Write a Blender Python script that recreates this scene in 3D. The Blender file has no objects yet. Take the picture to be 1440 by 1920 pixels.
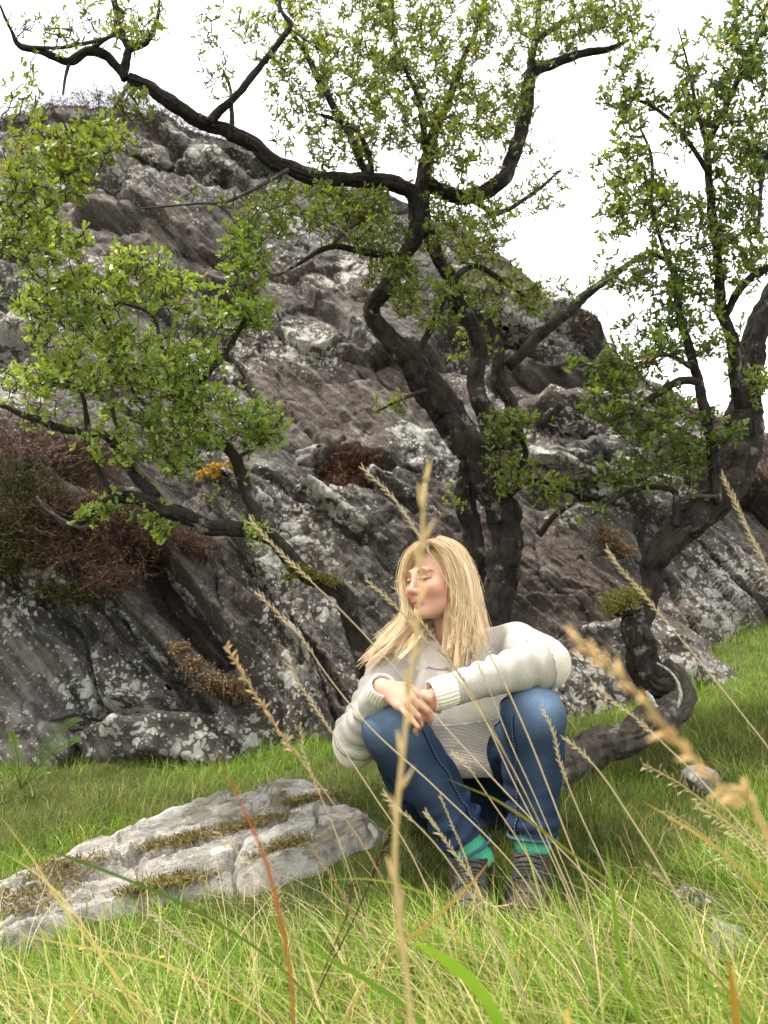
import bpy, math, random
import numpy as np
from mathutils import Vector, Matrix
from mathutils.bvhtree import BVHTree

SC = bpy.context.scene
COL = SC.collection
R = math.radians
rng = np.random.default_rng(11)
random.seed(5)

# ------------------------------------------------------------------ camera, sky, sun, exposure
CAM_Z = 0.62
PITCH = R(10.0)
FPX = 1500.0
cam = bpy.data.cameras.new('camera')
cam.sensor_fit = 'VERTICAL'; cam.sensor_height = 36.0; cam.lens = FPX / 1920 * 36.0
cam.clip_start = 0.02; cam.clip_end = 2000
cam.dof.use_dof = True; cam.dof.focus_distance = 2.1; cam.dof.aperture_fstop = 5.6
camo = bpy.data.objects.new('camera', cam); COL.objects.link(camo)
camo.location = (0, 0, CAM_Z); camo.rotation_euler = (R(90) + PITCH, 0, 0)
SC.camera = camo

SUN_EL, SUN_AZ = 64.0, -86.0          # azimuth from +Y (view direction) towards +X; negative = left
world = bpy.data.worlds.new('World'); SC.world = world; world.use_nodes = True
wn = world.node_tree.nodes; wl = world.node_tree.links
bg = wn['Background']
sky = wn.new('ShaderNodeTexSky'); sky.sky_type = 'NISHITA'; sky.sun_disc = False
sky.sun_elevation = R(SUN_EL); sky.sun_rotation = R(SUN_AZ)
tc = wn.new('ShaderNodeTexCoord')
cn = wn.new('ShaderNodeTexNoise'); cn.inputs['Scale'].default_value = 1.6; cn.inputs['Detail'].default_value = 5
cr = wn.new('ShaderNodeValToRGB')
cr.color_ramp.elements[0].position = 0.30; cr.color_ramp.elements[0].color = (6.7, 6.75, 6.8, 1)
cr.color_ramp.elements[1].position = 0.66; cr.color_ramp.elements[1].color = (8.8, 8.75, 8.6, 1)
mx = wn.new('ShaderNodeMix'); mx.data_type = 'RGBA'; mx.inputs['Factor'].default_value = 0.9
wl.new(tc.outputs['Generated'], cn.inputs['Vector']); wl.new(cn.outputs['Fac'], cr.inputs['Fac'])
wl.new(sky.outputs['Color'], mx.inputs['A']); wl.new(cr.outputs['Color'], mx.inputs['B'])
wl.new(mx.outputs['Result'], bg.inputs['Color']); bg.inputs['Strength'].default_value = 0.13

sl = bpy.data.lights.new('sun', 'SUN'); sl.energy = 2.8; sl.angle = R(7); sl.color = (1.0, 0.95, 0.86)
so = bpy.data.objects.new('sun', sl); COL.objects.link(so)
sd = Vector((math.sin(R(SUN_AZ)) * math.cos(R(SUN_EL)), math.cos(R(SUN_AZ)) * math.cos(R(SUN_EL)), math.sin(R(SUN_EL))))
so.rotation_euler = sd.to_track_quat('Z', 'Y').to_euler(); so.location = sd * 20

SC.view_settings.view_transform = 'Standard'; SC.view_settings.look = 'None'
SC.view_settings.exposure = 1.5; SC.view_settings.gamma = 1.0
SC.view_settings.use_curve_mapping = False
SC.cycles.max_bounces = 6; SC.cycles.transparent_max_bounces = 4

# ------------------------------------------------------------------ helpers
def P(px, py, Y):
    """world point at forward distance Y seen at photo pixel (px, py)"""
    x = (px - 720) / FPX; v = (960 - py) / FPX
    c, s = math.cos(PITCH), math.sin(PITCH)
    k = Y / (c - v * s)
    return np.array((x * k, Y, CAM_Z + (s + v * c) * k))

def proj(V):
    V = np.asarray(V, float); c, s = math.cos(PITCH), math.sin(PITCH)
    z = V[..., 2] - CAM_Z; y = V[..., 1]
    d = y * c + z * s; u = -y * s + z * c
    d = np.maximum(d, 1e-3)
    return 720 + FPX * V[..., 0] / d, 960 - FPX * u / d

def _h(ix, iy, iz, seed):
    n = (ix.astype(np.int64) * 374761393 + iy.astype(np.int64) * 668265263 + iz.astype(np.int64) * 2147483647 + seed * 1274126177) & 0xFFFFFFFF
    n = ((n ^ (n >> 13)) * 1274126177) & 0xFFFFFFFF
    n = ((n ^ (n >> 16)) * 2246822519) & 0xFFFFFFFF
    return ((n ^ (n >> 15)) & 0xFFFFFF) / float(0xFFFFFF)

def vnoise(p, seed=0):
    p = np.asarray(p, float); i = np.floor(p); f = p - i; f = f * f * (3 - 2 * f)
    i = i.astype(np.int64); r = 0
    for dx in (0, 1):
        for dy in (0, 1):
            for dz in (0, 1):
                w = (f[..., 0] if dx else 1 - f[..., 0]) * (f[..., 1] if dy else 1 - f[..., 1]) * (f[..., 2] if dz else 1 - f[..., 2])
                r = r + w * _h(i[..., 0] + dx, i[..., 1] + dy, i[..., 2] + dz, seed)
    return r * 2 - 1

def fbm(p, o=4, seed=0, g=0.5):
    a, s, r = 1.0, 1.0, 0
    for k in range(o):
        r = r + a * vnoise(np.asarray(p) * s, seed + k); a *= g; s *= 2.03
    return r

def cells(a, b, seed, jit=0.9):
    """2-D Voronoi: per-point nearest cell's random numbers, offset from its centre and F2-F1"""
    ia, ib = np.floor(a).astype(np.int64), np.floor(b).astype(np.int64)
    d1 = np.full(a.shape, 9.0); d2 = np.full(a.shape, 9.0)
    out = [np.zeros(a.shape) for _ in range(5)]
    z = np.zeros_like(ia)
    for da in (-1, 0, 1):
        for db in (-1, 0, 1):
            ca, cb = ia + da, ib + db
            pa = ca + 0.5 + jit * (_h(ca, cb, z, seed) - 0.5); pb = cb + 0.5 + jit * (_h(ca, cb, z + 1, seed) - 0.5)
            d = np.hypot(a - pa, b - pb); m = d < d1
            d2 = np.where(m, d1, np.minimum(d2, d)); d1 = np.where(m, d, d1)
            for k, val in enumerate((a - pa, b - pb, _h(ca, cb, z + 2, seed), _h(ca, cb, z + 3, seed), _h(ca, cb, z + 4, seed))):
                out[k] = np.where(m, val, out[k])
    return out, d2 - d1

def sstep(a, b, x):
    t = np.clip((x - a) / (b - a), 0, 1); return t * t * (3 - 2 * t)

WO = {}
def tag(o, label=None, cat=None, group=None, kind=None):
    if label: o['label'] = label
    if cat: o['category'] = cat
    if group: o['group'] = group
    if kind: o['kind'] = kind
    return o

def thing(name, label, cat, loc, group=None):
    o = bpy.data.objects.new(name, None); COL.objects.link(o); o.empty_display_size = 0.05
    o.location = [float(v) for v in loc]; WO[o.name] = np.array(o.location, float)
    return tag(o, label, cat, group)

def mesh(name, V, F, mat=None, smooth=True, attrs=None):
    V = np.ascontiguousarray(V, np.float32)
    me = bpy.data.meshes.new(name)
    Fs = F if isinstance(F, (list, tuple)) else [F]
    Fs = [np.ascontiguousarray(f, np.int32) for f in Fs if len(f)]
    me.vertices.add(len(V)); me.vertices.foreach_set('co', V.ravel())
    tot = np.concatenate([np.full(len(f), f.shape[1], np.int32) for f in Fs])
    idx = np.concatenate([f.ravel() for f in Fs])
    me.loops.add(len(idx)); me.loops.foreach_set('vertex_index', idx)
    me.polygons.add(len(tot))
    st = np.zeros(len(tot), np.int32); st[1:] = np.cumsum(tot)[:-1]
    me.polygons.foreach_set('loop_start', st); me.polygons.foreach_set('loop_total', tot)
    me.polygons.foreach_set('use_smooth', np.full(len(tot), smooth, bool))
    for k, a in (attrs or {}).items():
        a = np.asarray(a, np.float32)
        if a.ndim == 2 and a.shape[1] == 3 and k.startswith('col'):
            a = np.concatenate([a, np.ones((len(a), 1), np.float32)], 1)
        typ = 'FLOAT' if a.ndim == 1 else ('FLOAT_COLOR' if a.shape[1] == 4 else 'FLOAT_VECTOR')
        at = me.attributes.new(k, typ, 'POINT')
        at.data.foreach_set({'FLOAT': 'value', 'FLOAT_COLOR': 'color', 'FLOAT_VECTOR': 'vector'}[typ], np.ascontiguousarray(a).ravel())
    me.update(calc_edges=True); me.validate()
    if mat: me.materials.append(mat)
    return me

def obj(name, V, F, mat=None, parent=None, smooth=True, attrs=None, loc=None):
    V = np.asarray(V, float)
    org = WO[parent.name] if parent is not None else (np.array(loc, float) if loc is not None else np.zeros(3))
    o = bpy.data.objects.new(name, mesh(name, V - org, F, mat, smooth, attrs)); COL.objects.link(o)
    if parent is not None: o.parent = parent
    elif loc is not None: o.location = org
    WO[o.name] = org
    return o

class Bag:
    """collects vertices and faces of many small shapes into one mesh"""
    def __init__(s): s.V, s.T, s.Q, s.A, s.n = [], [], [], [], 0
    def add(s, V, T=None, Q=None, col=None):
        V = np.asarray(V, float)
        if T is not None and len(T): s.T.append(np.asarray(T) + s.n)
        if Q is not None and len(Q): s.Q.append(np.asarray(Q) + s.n)
        s.V.append(V); s.n += len(V)
        c = np.asarray(col if col is not None else (1, 1, 1), float)
        s.A.append(np.broadcast_to(c, (len(V), 3)))
    def obj(s, name, mat, parent=None, smooth=True, loc=None):
        F = [np.concatenate(x) for x in (s.T, s.Q) if x]
        return obj(name, np.concatenate(s.V), F, mat, parent, smooth, {'col': np.concatenate(s.A)}, loc)

def catmull(pts, step):
    pts = np.asarray(pts, float); n = len(pts)
    if n < 3:
        m = max(2, int(np.linalg.norm(pts[1, :3] - pts[0, :3]) / step) + 1)
        t = np.linspace(0, 1, m)[:, None]; return pts[0] * (1 - t) + pts[1] * t
    ext = np.vstack([2 * pts[0] - pts[1], pts, 2 * pts[-1] - pts[-2]]); out = []
    for i in range(n - 1):
        p0, p1, p2, p3 = ext[i:i + 4]
        m = max(1, int(np.linalg.norm(p2[:3] - p1[:3]) / step))
        t = (np.arange(m) / m)[:, None]
        out.append(0.5 * (2 * p1 + (p2 - p0) * t + (2 * p0 - 5 * p1 + 4 * p2 - p3) * t * t + (3 * p1 - p0 - 3 * p2 + p3) * t ** 3))
    out.append(pts[-1:]); return np.vstack(out)

def tube(path, rad, sides=6, rough=0.0, seed=0, freq=9.0, cap=True, ridge=0.0):
    path = np.asarray(path, float); n = len(path); rad = np.broadcast_to(np.asarray(rad, float), (n,))
    tg = np.gradient(path, axis=0); tg /= np.linalg.norm(tg, axis=1)[:, None] + 1e-12
    u = np.cross(tg[0], (0.3, 0.9, 0.2)); u /= np.linalg.norm(u) + 1e-12
    U = np.empty((n, 3))
    for i in range(n):
        u = u - tg[i] * np.dot(u, tg[i]); u /= np.linalg.norm(u) + 1e-12; U[i] = u
    W = np.cross(tg, U)
    a = np.linspace(0, 2 * math.pi, sides, endpoint=False)
    d = U[:, None] * np.cos(a)[None, :, None] + W[:, None] * np.sin(a)[None, :, None]
    rr = rad[:, None] * np.ones(sides)
    if rough:
        q = path[:, None] + d * rad[:, None, None] * 1.5
        rr = rr * (1 + rough * fbm(q * freq, 3, seed) + 0.5 * rough * vnoise(q * freq * 4.0, seed + 9))
    if ridge:       # fissured bark: plates drawn out along the stem
        ln = np.concatenate([[0], np.cumsum(np.linalg.norm(np.diff(path, axis=0), axis=1))])
        q = np.stack([np.cos(a)[None] * 2.6 + 0 * rr, np.sin(a)[None] * 2.6 + 0 * rr, ln[:, None] * 7 + 0 * rr], -1)
        q = q + 0.35 * fbm(q * 0.7, 2, seed + 5)[..., None]
        f = vnoise(q, seed + 21); f2 = vnoise(q * np.array((2.3, 2.3, 2.0)), seed + 22)
        rr = rr * (1 + ridge * (0.30 - 1.3 * np.exp(-(f / 0.16) ** 2)) * 0.8 + ridge * 0.5 * (0.3 - np.exp(-(f2 / 0.2) ** 2)))
    V = path[:, None] + d * rr[:, :, None]; V = V.reshape(-1, 3)
    i = np.arange(n - 1)[:, None] * sides; j = np.arange(sides); k = (j + 1) % sides
    Q = np.stack([i + j, i + k, i + sides + k, i + sides + j], -1).reshape(-1, 4)
    T = np.zeros((0, 3), int)
    if cap:
        V = np.vstack([V, path[0], path[-1]]); m = n * sides
        T = np.concatenate([np.stack([np.full(sides, m), k, j], 1), np.stack([np.full(sides, m + 1), m - 2 * 0 - sides + j, m - sides + k], 1)])
    return V, T, Q

# signed-distance volumes meshed with surface nets
class Vol:
    def __init__(s, lo, hi, h):
        s.lo = np.array(lo, float); s.h = h
        s.n = np.ceil((np.array(hi) - s.lo) / h).astype(int) + 1
        s.F = np.full(s.n, 0.5, np.float32)
        s.ax = [(s.lo[i] + h * np.arange(s.n[i])).astype(np.float32) for i in range(3)]
    def box(s, blo, bhi, m):
        a = np.clip(np.floor((np.asarray(blo) - m - s.lo) / s.h).astype(int), 0, s.n)
        b = np.clip(np.ceil((np.asarray(bhi) + m - s.lo) / s.h).astype(int) + 1, 0, s.n)
        sl_ = tuple(slice(a[i], b[i]) for i in range(3))
        X = s.ax[0][sl_[0]][:, None, None]; Y = s.ax[1][sl_[1]][None, :, None]; Z = s.ax[2][sl_[2]][None, None, :]
        return sl_, X, Y, Z
    def put(s, sl_, d, k, sub):
        f = s.F[sl_]
        if f.size == 0: return
        if sub:
            hh = np.maximum(k - np.abs(f + d), 0) / k; s.F[sl_] = np.maximum(f, -d) + hh * hh * k * 0.25
        else:
            hh = np.maximum(k - np.abs(f - d), 0) / k; s.F[sl_] = np.minimum(f, d) - hh * hh * k * 0.25
    def cap(s, a, b, ra, rb=None, k=0.01, sub=False):
        rb = ra if rb is None else rb; a = np.asarray(a, float); b = np.asarray(b, float); r = max(ra, rb)
        sl_, X, Y, Z = s.box(np.minimum(a, b) - r, np.maximum(a, b) + r, k + 3 * s.h)
        ab = b - a; L = max(float(ab @ ab), 1e-12)
        t = np.clip(((X - a[0]) * ab[0] + (Y - a[1]) * ab[1] + (Z - a[2]) * ab[2]) / L, 0, 1)
        d = np.sqrt((X - a[0] - t * ab[0]) ** 2 + (Y - a[1] - t * ab[1]) ** 2 + (Z - a[2] - t * ab[2]) ** 2) - (ra + (rb - ra) * t)
        s.put(sl_, d, k, sub)
    def chain(s, pts, rs, k=0.01):
        for i in range(len(pts) - 1): s.cap(pts[i], pts[i + 1], rs[i], rs[i + 1], k)
    def ell(s, c, r, k=0.01, M=None, sub=False):
        """M: 3x3, columns = local axes in world"""
        c = np.asarray(c, float); r = np.asarray(r, float); e = r.max()
        sl_, X, Y, Z = s.box(c - e, c + e, k + 3 * s.h)
        X, Y, Z = X - c[0], Y - c[1], Z - c[2]
        if M is not None:
            M = np.asarray(M); X, Y, Z = (M[0, i] * X + M[1, i] * Y + M[2, i] * Z for i in range(3))
        k0 = np.sqrt((X / r[0]) ** 2 + (Y / r[1]) ** 2 + (Z / r[2]) ** 2) + 1e-6
        k1 = np.sqrt((X / r[0] ** 2) ** 2 + (Y / r[1] ** 2) ** 2 + (Z / r[2] ** 2) ** 2) + 1e-6
        s.put(sl_, k0 * (k0 - 1) / k1, k, sub)
    def cut(s, p, d, rad, length, k=0.003):
        """remove what lies beyond the plane through p facing d, within a cylinder"""
        p = np.asarray(p, float); d = unit(d); q = p + d * length
        sl_, X, Y, Z = s.box(np.minimum(p, q) - rad, np.maximum(p, q) + rad, k + 3 * s.h)
        t = (X - p[0]) * d[0] + (Y - p[1]) * d[1] + (Z - p[2]) * d[2]
        r = np.sqrt(np.maximum((X - p[0]) ** 2 + (Y - p[1]) ** 2 + (Z - p[2]) ** 2 - t * t, 0))
        s.put(sl_, np.maximum(np.maximum(-t, t - length), r - rad), k, True)
    def mesh(s, relax=1):
        F, h = s.F, s.h; ins = F < 0
        c = np.zeros(tuple(n - 1 for n in F.shape), np.uint8)
        offs = [(i, j, k) for i in (0, 1) for j in (0, 1) for k in (0, 1)]
        for o in offs: c += ins[tuple(slice(o[d], o[d] + F.shape[d] - 1) for d in range(3))]
        act = np.argwhere((c > 0) & (c < 8))
        vals = {o: F[act[:, 0] + o[0], act[:, 1] + o[1], act[:, 2] + o[2]] for o in offs}
        acc = np.zeros((len(act), 3)); cnt = np.zeros(len(act))
        for d in range(3):
            for o in offs:
                if o[d]: continue
                o2 = tuple(1 if i == d else o[i] for i in range(3))
                a, b = vals[o], vals[o2]; m = (a < 0) != (b < 0)
                t = np.where(m, a / np.where(m, a - b, 1), 0)
                p = np.broadcast_to(np.array(o, float), (len(act), 3)).copy(); p[:, d] += t
                acc[m] += p[m]; cnt[m] += 1
        V = s.lo + h * (act + acc / cnt[:, None])
        idx = np.full(c.shape, -1, np.int32); idx[tuple(act.T)] = np.arange(len(act))
        Q = []
        for d in range(3):
            e, g = (d + 1) % 3, (d + 2) % 3
            sh = list(F.shape); A = [slice(None)] * 3; B = [slice(None)] * 3
            A[d] = slice(0, sh[d] - 1); B[d] = slice(1, sh[d])
            for x in (e, g): A[x] = B[x] = slice(1, sh[x] - 1)
            a, b = ins[tuple(A)], ins[tuple(B)]
            for flip in (0, 1):
                w = np.argwhere((a & ~b) if not flip else (~a & b))
                if not len(w): continue
                w = w.copy(); w[:, e] += 1; w[:, g] += 1
                q = []
                for (de, dg) in ((-1, -1), (0, -1), (0, 0), (-1, 0)):
                    x = w.copy(); x[:, e] += de; x[:, g] += dg; q.append(idx[tuple(x.T)])
                q = np.stack(q, 1); Q.append(q if not flip else q[:, ::-1])
        Q = np.concatenate(Q); Q = Q[(Q >= 0).all(1)]
        for _ in range(relax): V = relaxv(V, Q, 0.5)
        return V, Q

def relaxv(V, Q, f):
    S = np.zeros_like(V); N = np.zeros(len(V))
    for i in range(Q.shape[1]):
        j = (i + 1) % Q.shape[1]
        for k in range(3):
            S[:, k] += np.bincount(Q[:, i], V[Q[:, j], k], len(V)) + np.bincount(Q[:, j], V[Q[:, i], k], len(V))
        N += np.bincount(Q[:, i], minlength=len(V)) + np.bincount(Q[:, j], minlength=len(V))
    return V * (1 - f) + f * S / np.maximum(N, 1)[:, None]

def vnormals(V, Q):
    n = np.cross(V[Q[:, 2]] - V[Q[:, 0]], V[Q[:, -1]] - V[Q[:, 1]]) if Q.shape[1] == 4 else np.cross(V[Q[:, 1]] - V[Q[:, 0]], V[Q[:, 2]] - V[Q[:, 0]])
    N = np.zeros_like(V)
    for i in range(Q.shape[1]):
        for k in range(3): N[:, k] += np.bincount(Q[:, i], n[:, k], len(V))
    return N / (np.linalg.norm(N, axis=1)[:, None] + 1e-12)

def unit(v): v = np.asarray(v, float); return v / (np.linalg.norm(v) + 1e-12)

# ------------------------------------------------------------------ materials
class NB:
    def __init__(s, name):
        s.m = bpy.data.materials.new(name); s.m.use_nodes = True
        s.t = s.m.node_tree; s.b = s.t.nodes['Principled BSDF']; s.out = s.t.nodes['Material Output']
        s.co = None
    def n(s, typ, **kw):
        x = s.t.nodes.new('ShaderNode' + typ)
        for k, v in kw.items():
            if k in x.inputs: s.put(x.inputs[k], v)
            else: setattr(x, k, v)
        return x
    def put(s, sock, v):
        if hasattr(v, 'is_output'): s.t.links.new(v, sock)
        else: sock.default_value = v
    def obj(s):
        if s.co is None: s.co = s.n('TexCoord').outputs['Object']
        return s.co
    def mapv(s, v=None, rot=(0, 0, 0), sc=(1, 1, 1)):
        if any(rot): v = s.n('Mapping', Vector=v or s.obj(), Rotation=rot).outputs[0]
        return s.n('Mapping', Vector=v or s.obj(), Scale=sc).outputs[0]
    def noise(s, scale, det=4, rough=0.55, v=None, dist=0.0):
        return s.n('TexNoise', Vector=v or s.obj(), Scale=scale, Detail=det, Roughness=rough, Distortion=dist).outputs['Fac']
    def ramp(s, f, els):
        x = s.n('ValToRGB', Fac=f); r = x.color_ramp
        while len(r.elements) < len(els): r.elements.new(0.5)
        for e, (p, c) in zip(r.elements, els):
            e.position = p; e.color = (c, c, c, 1) if not hasattr(c, '__len__') else tuple(c) + (1,)
        return x.outputs['Color']
    def math(s, op, a, b=0.5, clamp=False):
        x = s.t.nodes.new('ShaderNodeMath'); x.operation = op; x.use_clamp = clamp
        s.put(x.inputs[0], a); s.put(x.inputs[1], b); return x.outputs[0]
    def mix(s, f, a, b, mode='MIX'):
        x = s.t.nodes.new('ShaderNodeMix'); x.data_type = 'RGBA'; x.blend_type = mode
        for k, v in (('Factor', f), ('A', a), ('B', b)):
            sk = [i for i in x.inputs if i.name == k and i.enabled][0]
            if not hasattr(v, 'is_output') and hasattr(v, '__len__') and len(v) == 3: v = tuple(v) + (1,)
            s.put(sk, v)
        return [o for o in x.outputs if o.enabled][0]
    def attr(s, name, out='Color'):
        return s.n('Attribute', attribute_name=name).outputs[out]
    def bump(s, h, strength=0.5, dist=0.01, normal=None):
        x = s.n('Bump', Height=h, Strength=strength, Distance=dist)
        if normal is not None: s.put(x.inputs['Normal'], normal)
        return x.outputs['Normal']
    def done(s, color=None, rough=0.8, spec=0.3, normal=None):
        if color is not None:
            if not hasattr(color, 'is_output') and len(color) == 3: color = tuple(color) + (1,)
            s.put(s.b.inputs['Base Color'], color)
        s.put(s.b.inputs['Roughness'], rough); s.put(s.b.inputs['Specular IOR Level'], spec)
        if normal is not None: s.put(s.b.inputs['Normal'], normal)
        return s.m
    def leafy(s, color, trans=0.4, rough=0.55, spec=0.25, tint=(1.15, 1.1, 0.5)):
        s.done(color, rough, spec)
        tr = s.n('BsdfTranslucent', Color=s.mix(1.0, color, tint, 'MULTIPLY'))
        mxs = s.n('MixShader', Fac=trans)
        s.t.links.new(s.b.outputs[0], mxs.inputs[1]); s.t.links.new(tr.outputs[0], mxs.inputs[2])
        s.t.links.new(mxs.outputs[0], s.out.inputs['Surface']); return s.m

def rock_material(name, dark, mid, pale, streak_rot, lichen=0.55, lich_col=(0.78, 0.76, 0.67), rust=0.5, moss=0.0, streak=0.5, ssc=(0.55, 1.0, 5.5)):
    b = NB(name)
    sv = b.mapv(rot=streak_rot, sc=ssc)
    base = b.ramp(b.noise(2.2, 8, 0.62), [(0.30, dark), (0.55, mid), (0.75, [c * 1.35 for c in mid])])
    rmask = b.ramp(b.noise(0.9, 4, 0.6), [(0.42, 0.0), (0.60, 1.0)])
    base = b.mix(b.math('MULTIPLY', b.math('ADD', rmask, b.attr('rust', 'Fac'), True), rust), base, (0.15, 0.075, 0.042))
    grain = b.noise(38, 5, 0.7)
    base = b.mix(0.75, base, b.ramp(grain, [(0.25, 0.35), (0.5, 1.0), (0.8, 1.75)]), 'MULTIPLY')
    st = b.ramp(b.noise(3.2, 9, 0.68, sv, 0.6), [(0.50, 0.0), (0.66, 1.0)])
    base = b.mix(b.math('MULTIPLY', st, streak), base, pale)
    dk = b.ramp(b.noise(2.6, 6, 0.6, sv, 0.3), [(0.34, 1.0), (0.42, 0.0)])
    base = b.mix(b.math('MULTIPLY', dk, 0.75), base, [c * 0.35 for c in dark])
    # lichen rosettes: distorted cells, cut by a slow mask and the mesh's own lichen attribute
    warp = b.n('TexNoise', Vector=b.obj(), Scale=14.0, Detail=4.0)
    dv = b.n('VectorMath', operation='SCALE'); b.put(dv.inputs[0], warp.outputs['Color']); dv.inputs['Scale'].default_value = 0.07
    av = b.n('VectorMath', operation='ADD'); b.put(av.inputs[0], b.obj()); b.put(av.inputs[1], dv.outputs[0])
    la = b.attr('lichen', 'Fac'); total = None
    zone = b.math('ADD', b.noise(1.7, 4, 0.6), b.math('MULTIPLY', la, 0.35))
    for sc_, gain, off in ((8.0, 2.3, 0.015), (19.0, 2.6, -0.01), (42.0, 2.8, -0.03)):
        vo = b.n('TexVoronoi', Vector=av.outputs[0], Scale=sc_, Randomness=1.0)
        rad = b.math('MULTIPLY', b.math('SUBTRACT', zone, 0.46 + off - 0.2 * (lichen - 0.5)), gain)
        rr = b.n('SeparateColor', Color=vo.outputs['Color']).outputs['Red']
        rad = b.math('MULTIPLY', rad, rr)
        msk = b.ramp(b.math('SUBTRACT', rad, vo.outputs['Distance']), [(0.0, 0.0), (0.05, 1.0)])
        total = msk if total is None else b.math('MAXIMUM', total, msk)
    fleck = b.ramp(b.noise(55, 3, 0.6, av.outputs[0]), [(0.42, 0.55), (0.6, 1.0)])
    total = b.math('MULTIPLY', total, fleck)
    lc = b.mix(b.noise(24, 4), [c * 0.60 for c in lich_col], lich_col)
    base = b.mix(b.math('MULTIPLY', total, 0.92), base, lc)
    # soft pale bloom of crustose lichen
    bloom = b.ramp(b.noise(7.5, 8, 0.72), [(0.53, 0.0), (0.66, 1.0)])
    base = b.mix(b.math('MULTIPLY', b.math('MULTIPLY', bloom, b.math('ADD', la, 0.30, True)), 0.50), base, pale)
    spk = b.ramp(b.noise(70, 3, 0.6), [(0.60, 0.0), (0.66, 1.0)])
    base = b.mix(b.math('MULTIPLY', spk, 0.55), base, pale)
    if moss:
        g = b.n('NewGeometry').outputs['Normal']; nz = b.n('SeparateXYZ', Vector=g).outputs['Z']
        mm = b.math('MULTIPLY', b.ramp(b.noise(4.5, 6, 0.65), [(0.50, 0.0), (0.62, 1.0)]), b.ramp(nz, [(0.2, 0.0), (0.6, 1.0)]))
        base = b.mix(b.math('MULTIPLY', mm, moss), base, (0.10, 0.085, 0.03))
    n1 = b.bump(b.noise(3.2, 12, 0.75, sv, 0.6), 1.0, 0.07)
    n2 = b.bump(b.noise(22, 8, 0.75), 0.9, 0.022, n1)
    n3 = b.bump(total, 0.4, 0.004, n2)
    return b.done(base, 0.82, 0.28, n3)

def bark_material(name, c0, c1, moss=0.25):
    b = NB(name)
    v = b.mapv(sc=(1, 1, 0.35))
    c = b.ramp(b.noise(26, 8, 0.7, v, 0.8), [(0.32, c0), (0.68, c1)])
    lich = b.ramp(b.noise(11, 6, 0.7), [(0.58, 0.0), (0.66, 1.0)])
    c = b.mix(b.math('MULTIPLY', lich, 0.65), c, (0.34, 0.33, 0.29))
    g = b.n('NewGeometry').outputs['Normal']; nz = b.n('SeparateXYZ', Vector=g).outputs['Z']
    mm = b.math('MULTIPLY', b.ramp(b.noise(7, 5, 0.6), [(0.44, 0.0), (0.58, 1.0)]), b.ramp(nz, [(0.15, 0.0), (0.7, 1.0)]))
    c = b.mix(b.math('MULTIPLY', mm, moss), c, (0.11, 0.10, 0.03))
    nn = b.bump(b.noise(34, 8, 0.75, v, 1.0), 1.0, 0.03)
    return b.done(c, 0.9, 0.2, nn)

M = {}
M['rock'] = rock_material('dark_lichen_rock', (0.027, 0.024, 0.021), (0.094, 0.083, 0.071), (0.37, 0.355, 0.315), (0, R(-46), 0), 0.62, rust=0.28)
M['slab'] = rock_material('pale_slab_rock', (0.27, 0.24, 0.20), (0.64, 0.60, 0.53), (0.80, 0.77, 0.70), (0, 0, R(-29)), 0.35, (0.6, 0.59, 0.56), rust=0.12, moss=0.7, streak=0.9, ssc=(0.6, 6.0, 3.0))
M['stone'] = rock_material('pale_small_stone', (0.20, 0.19, 0.17), (0.38, 0.36, 0.33), (0.5, 0.48, 0.45), (0, 0, 0), 0.4, rust=0.1)
M['bark'] = bark_material('hawthorn_bark', (0.009, 0.0072, 0.006), (0.058, 0.046, 0.037))
M['bark_log'] = bark_material('grey_log_bark', (0.022, 0.018, 0.015), (0.15, 0.125, 0.105), 0.25)
b = NB('twig_bark'); M['twig'] = b.done(b.ramp(b.noise(30, 3), [(0.3, (0.028, 0.022, 0.018)), (0.7, (0.075, 0.062, 0.05))]), 0.9, 0.15)
b = NB('leaf'); M['leaf'] = b.leafy(b.attr('col'), 0.48, 0.42, 0.45)
b = NB('grass'); M['grass'] = b.leafy(b.attr('col'), 0.38, 0.55, 0.2)
b = NB('straw'); M['straw'] = b.leafy(b.attr('col'), 0.25, 0.6, 0.2, (1.1, 1.0, 0.8))
b = NB('heather'); M['heather'] = b.done(b.attr('col'), 0.9, 0.1)
b = NB('soil_turf')
M['soil'] = b.done(b.ramp(b.noise(7, 8, 0.65), [(0.3, (0.030, 0.036, 0.012)), (0.52, (0.065, 0.085, 0.022)), (0.72, (0.11, 0.10, 0.045))]), 0.95, 0.1, b.bump(b.noise(40, 8, 0.7), 0.8, 0.03))
b = NB('moss'); M['moss'] = b.done(b.ramp(b.noise(40, 6, 0.7), [(0.3, (0.06, 0.055, 0.015)), (0.7, (0.17, 0.145, 0.045))]), 1.0, 0.05, b.bump(b.noise(120, 5, 0.7), 1.0, 0.01))

b = NB('pale_bark_rim'); M['rim'] = b.done(b.ramp(b.noise(60, 4), [(0.35, (0.16, 0.14, 0.12)), (0.65, (0.50, 0.47, 0.41))]), 0.9, 0.1)
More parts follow.
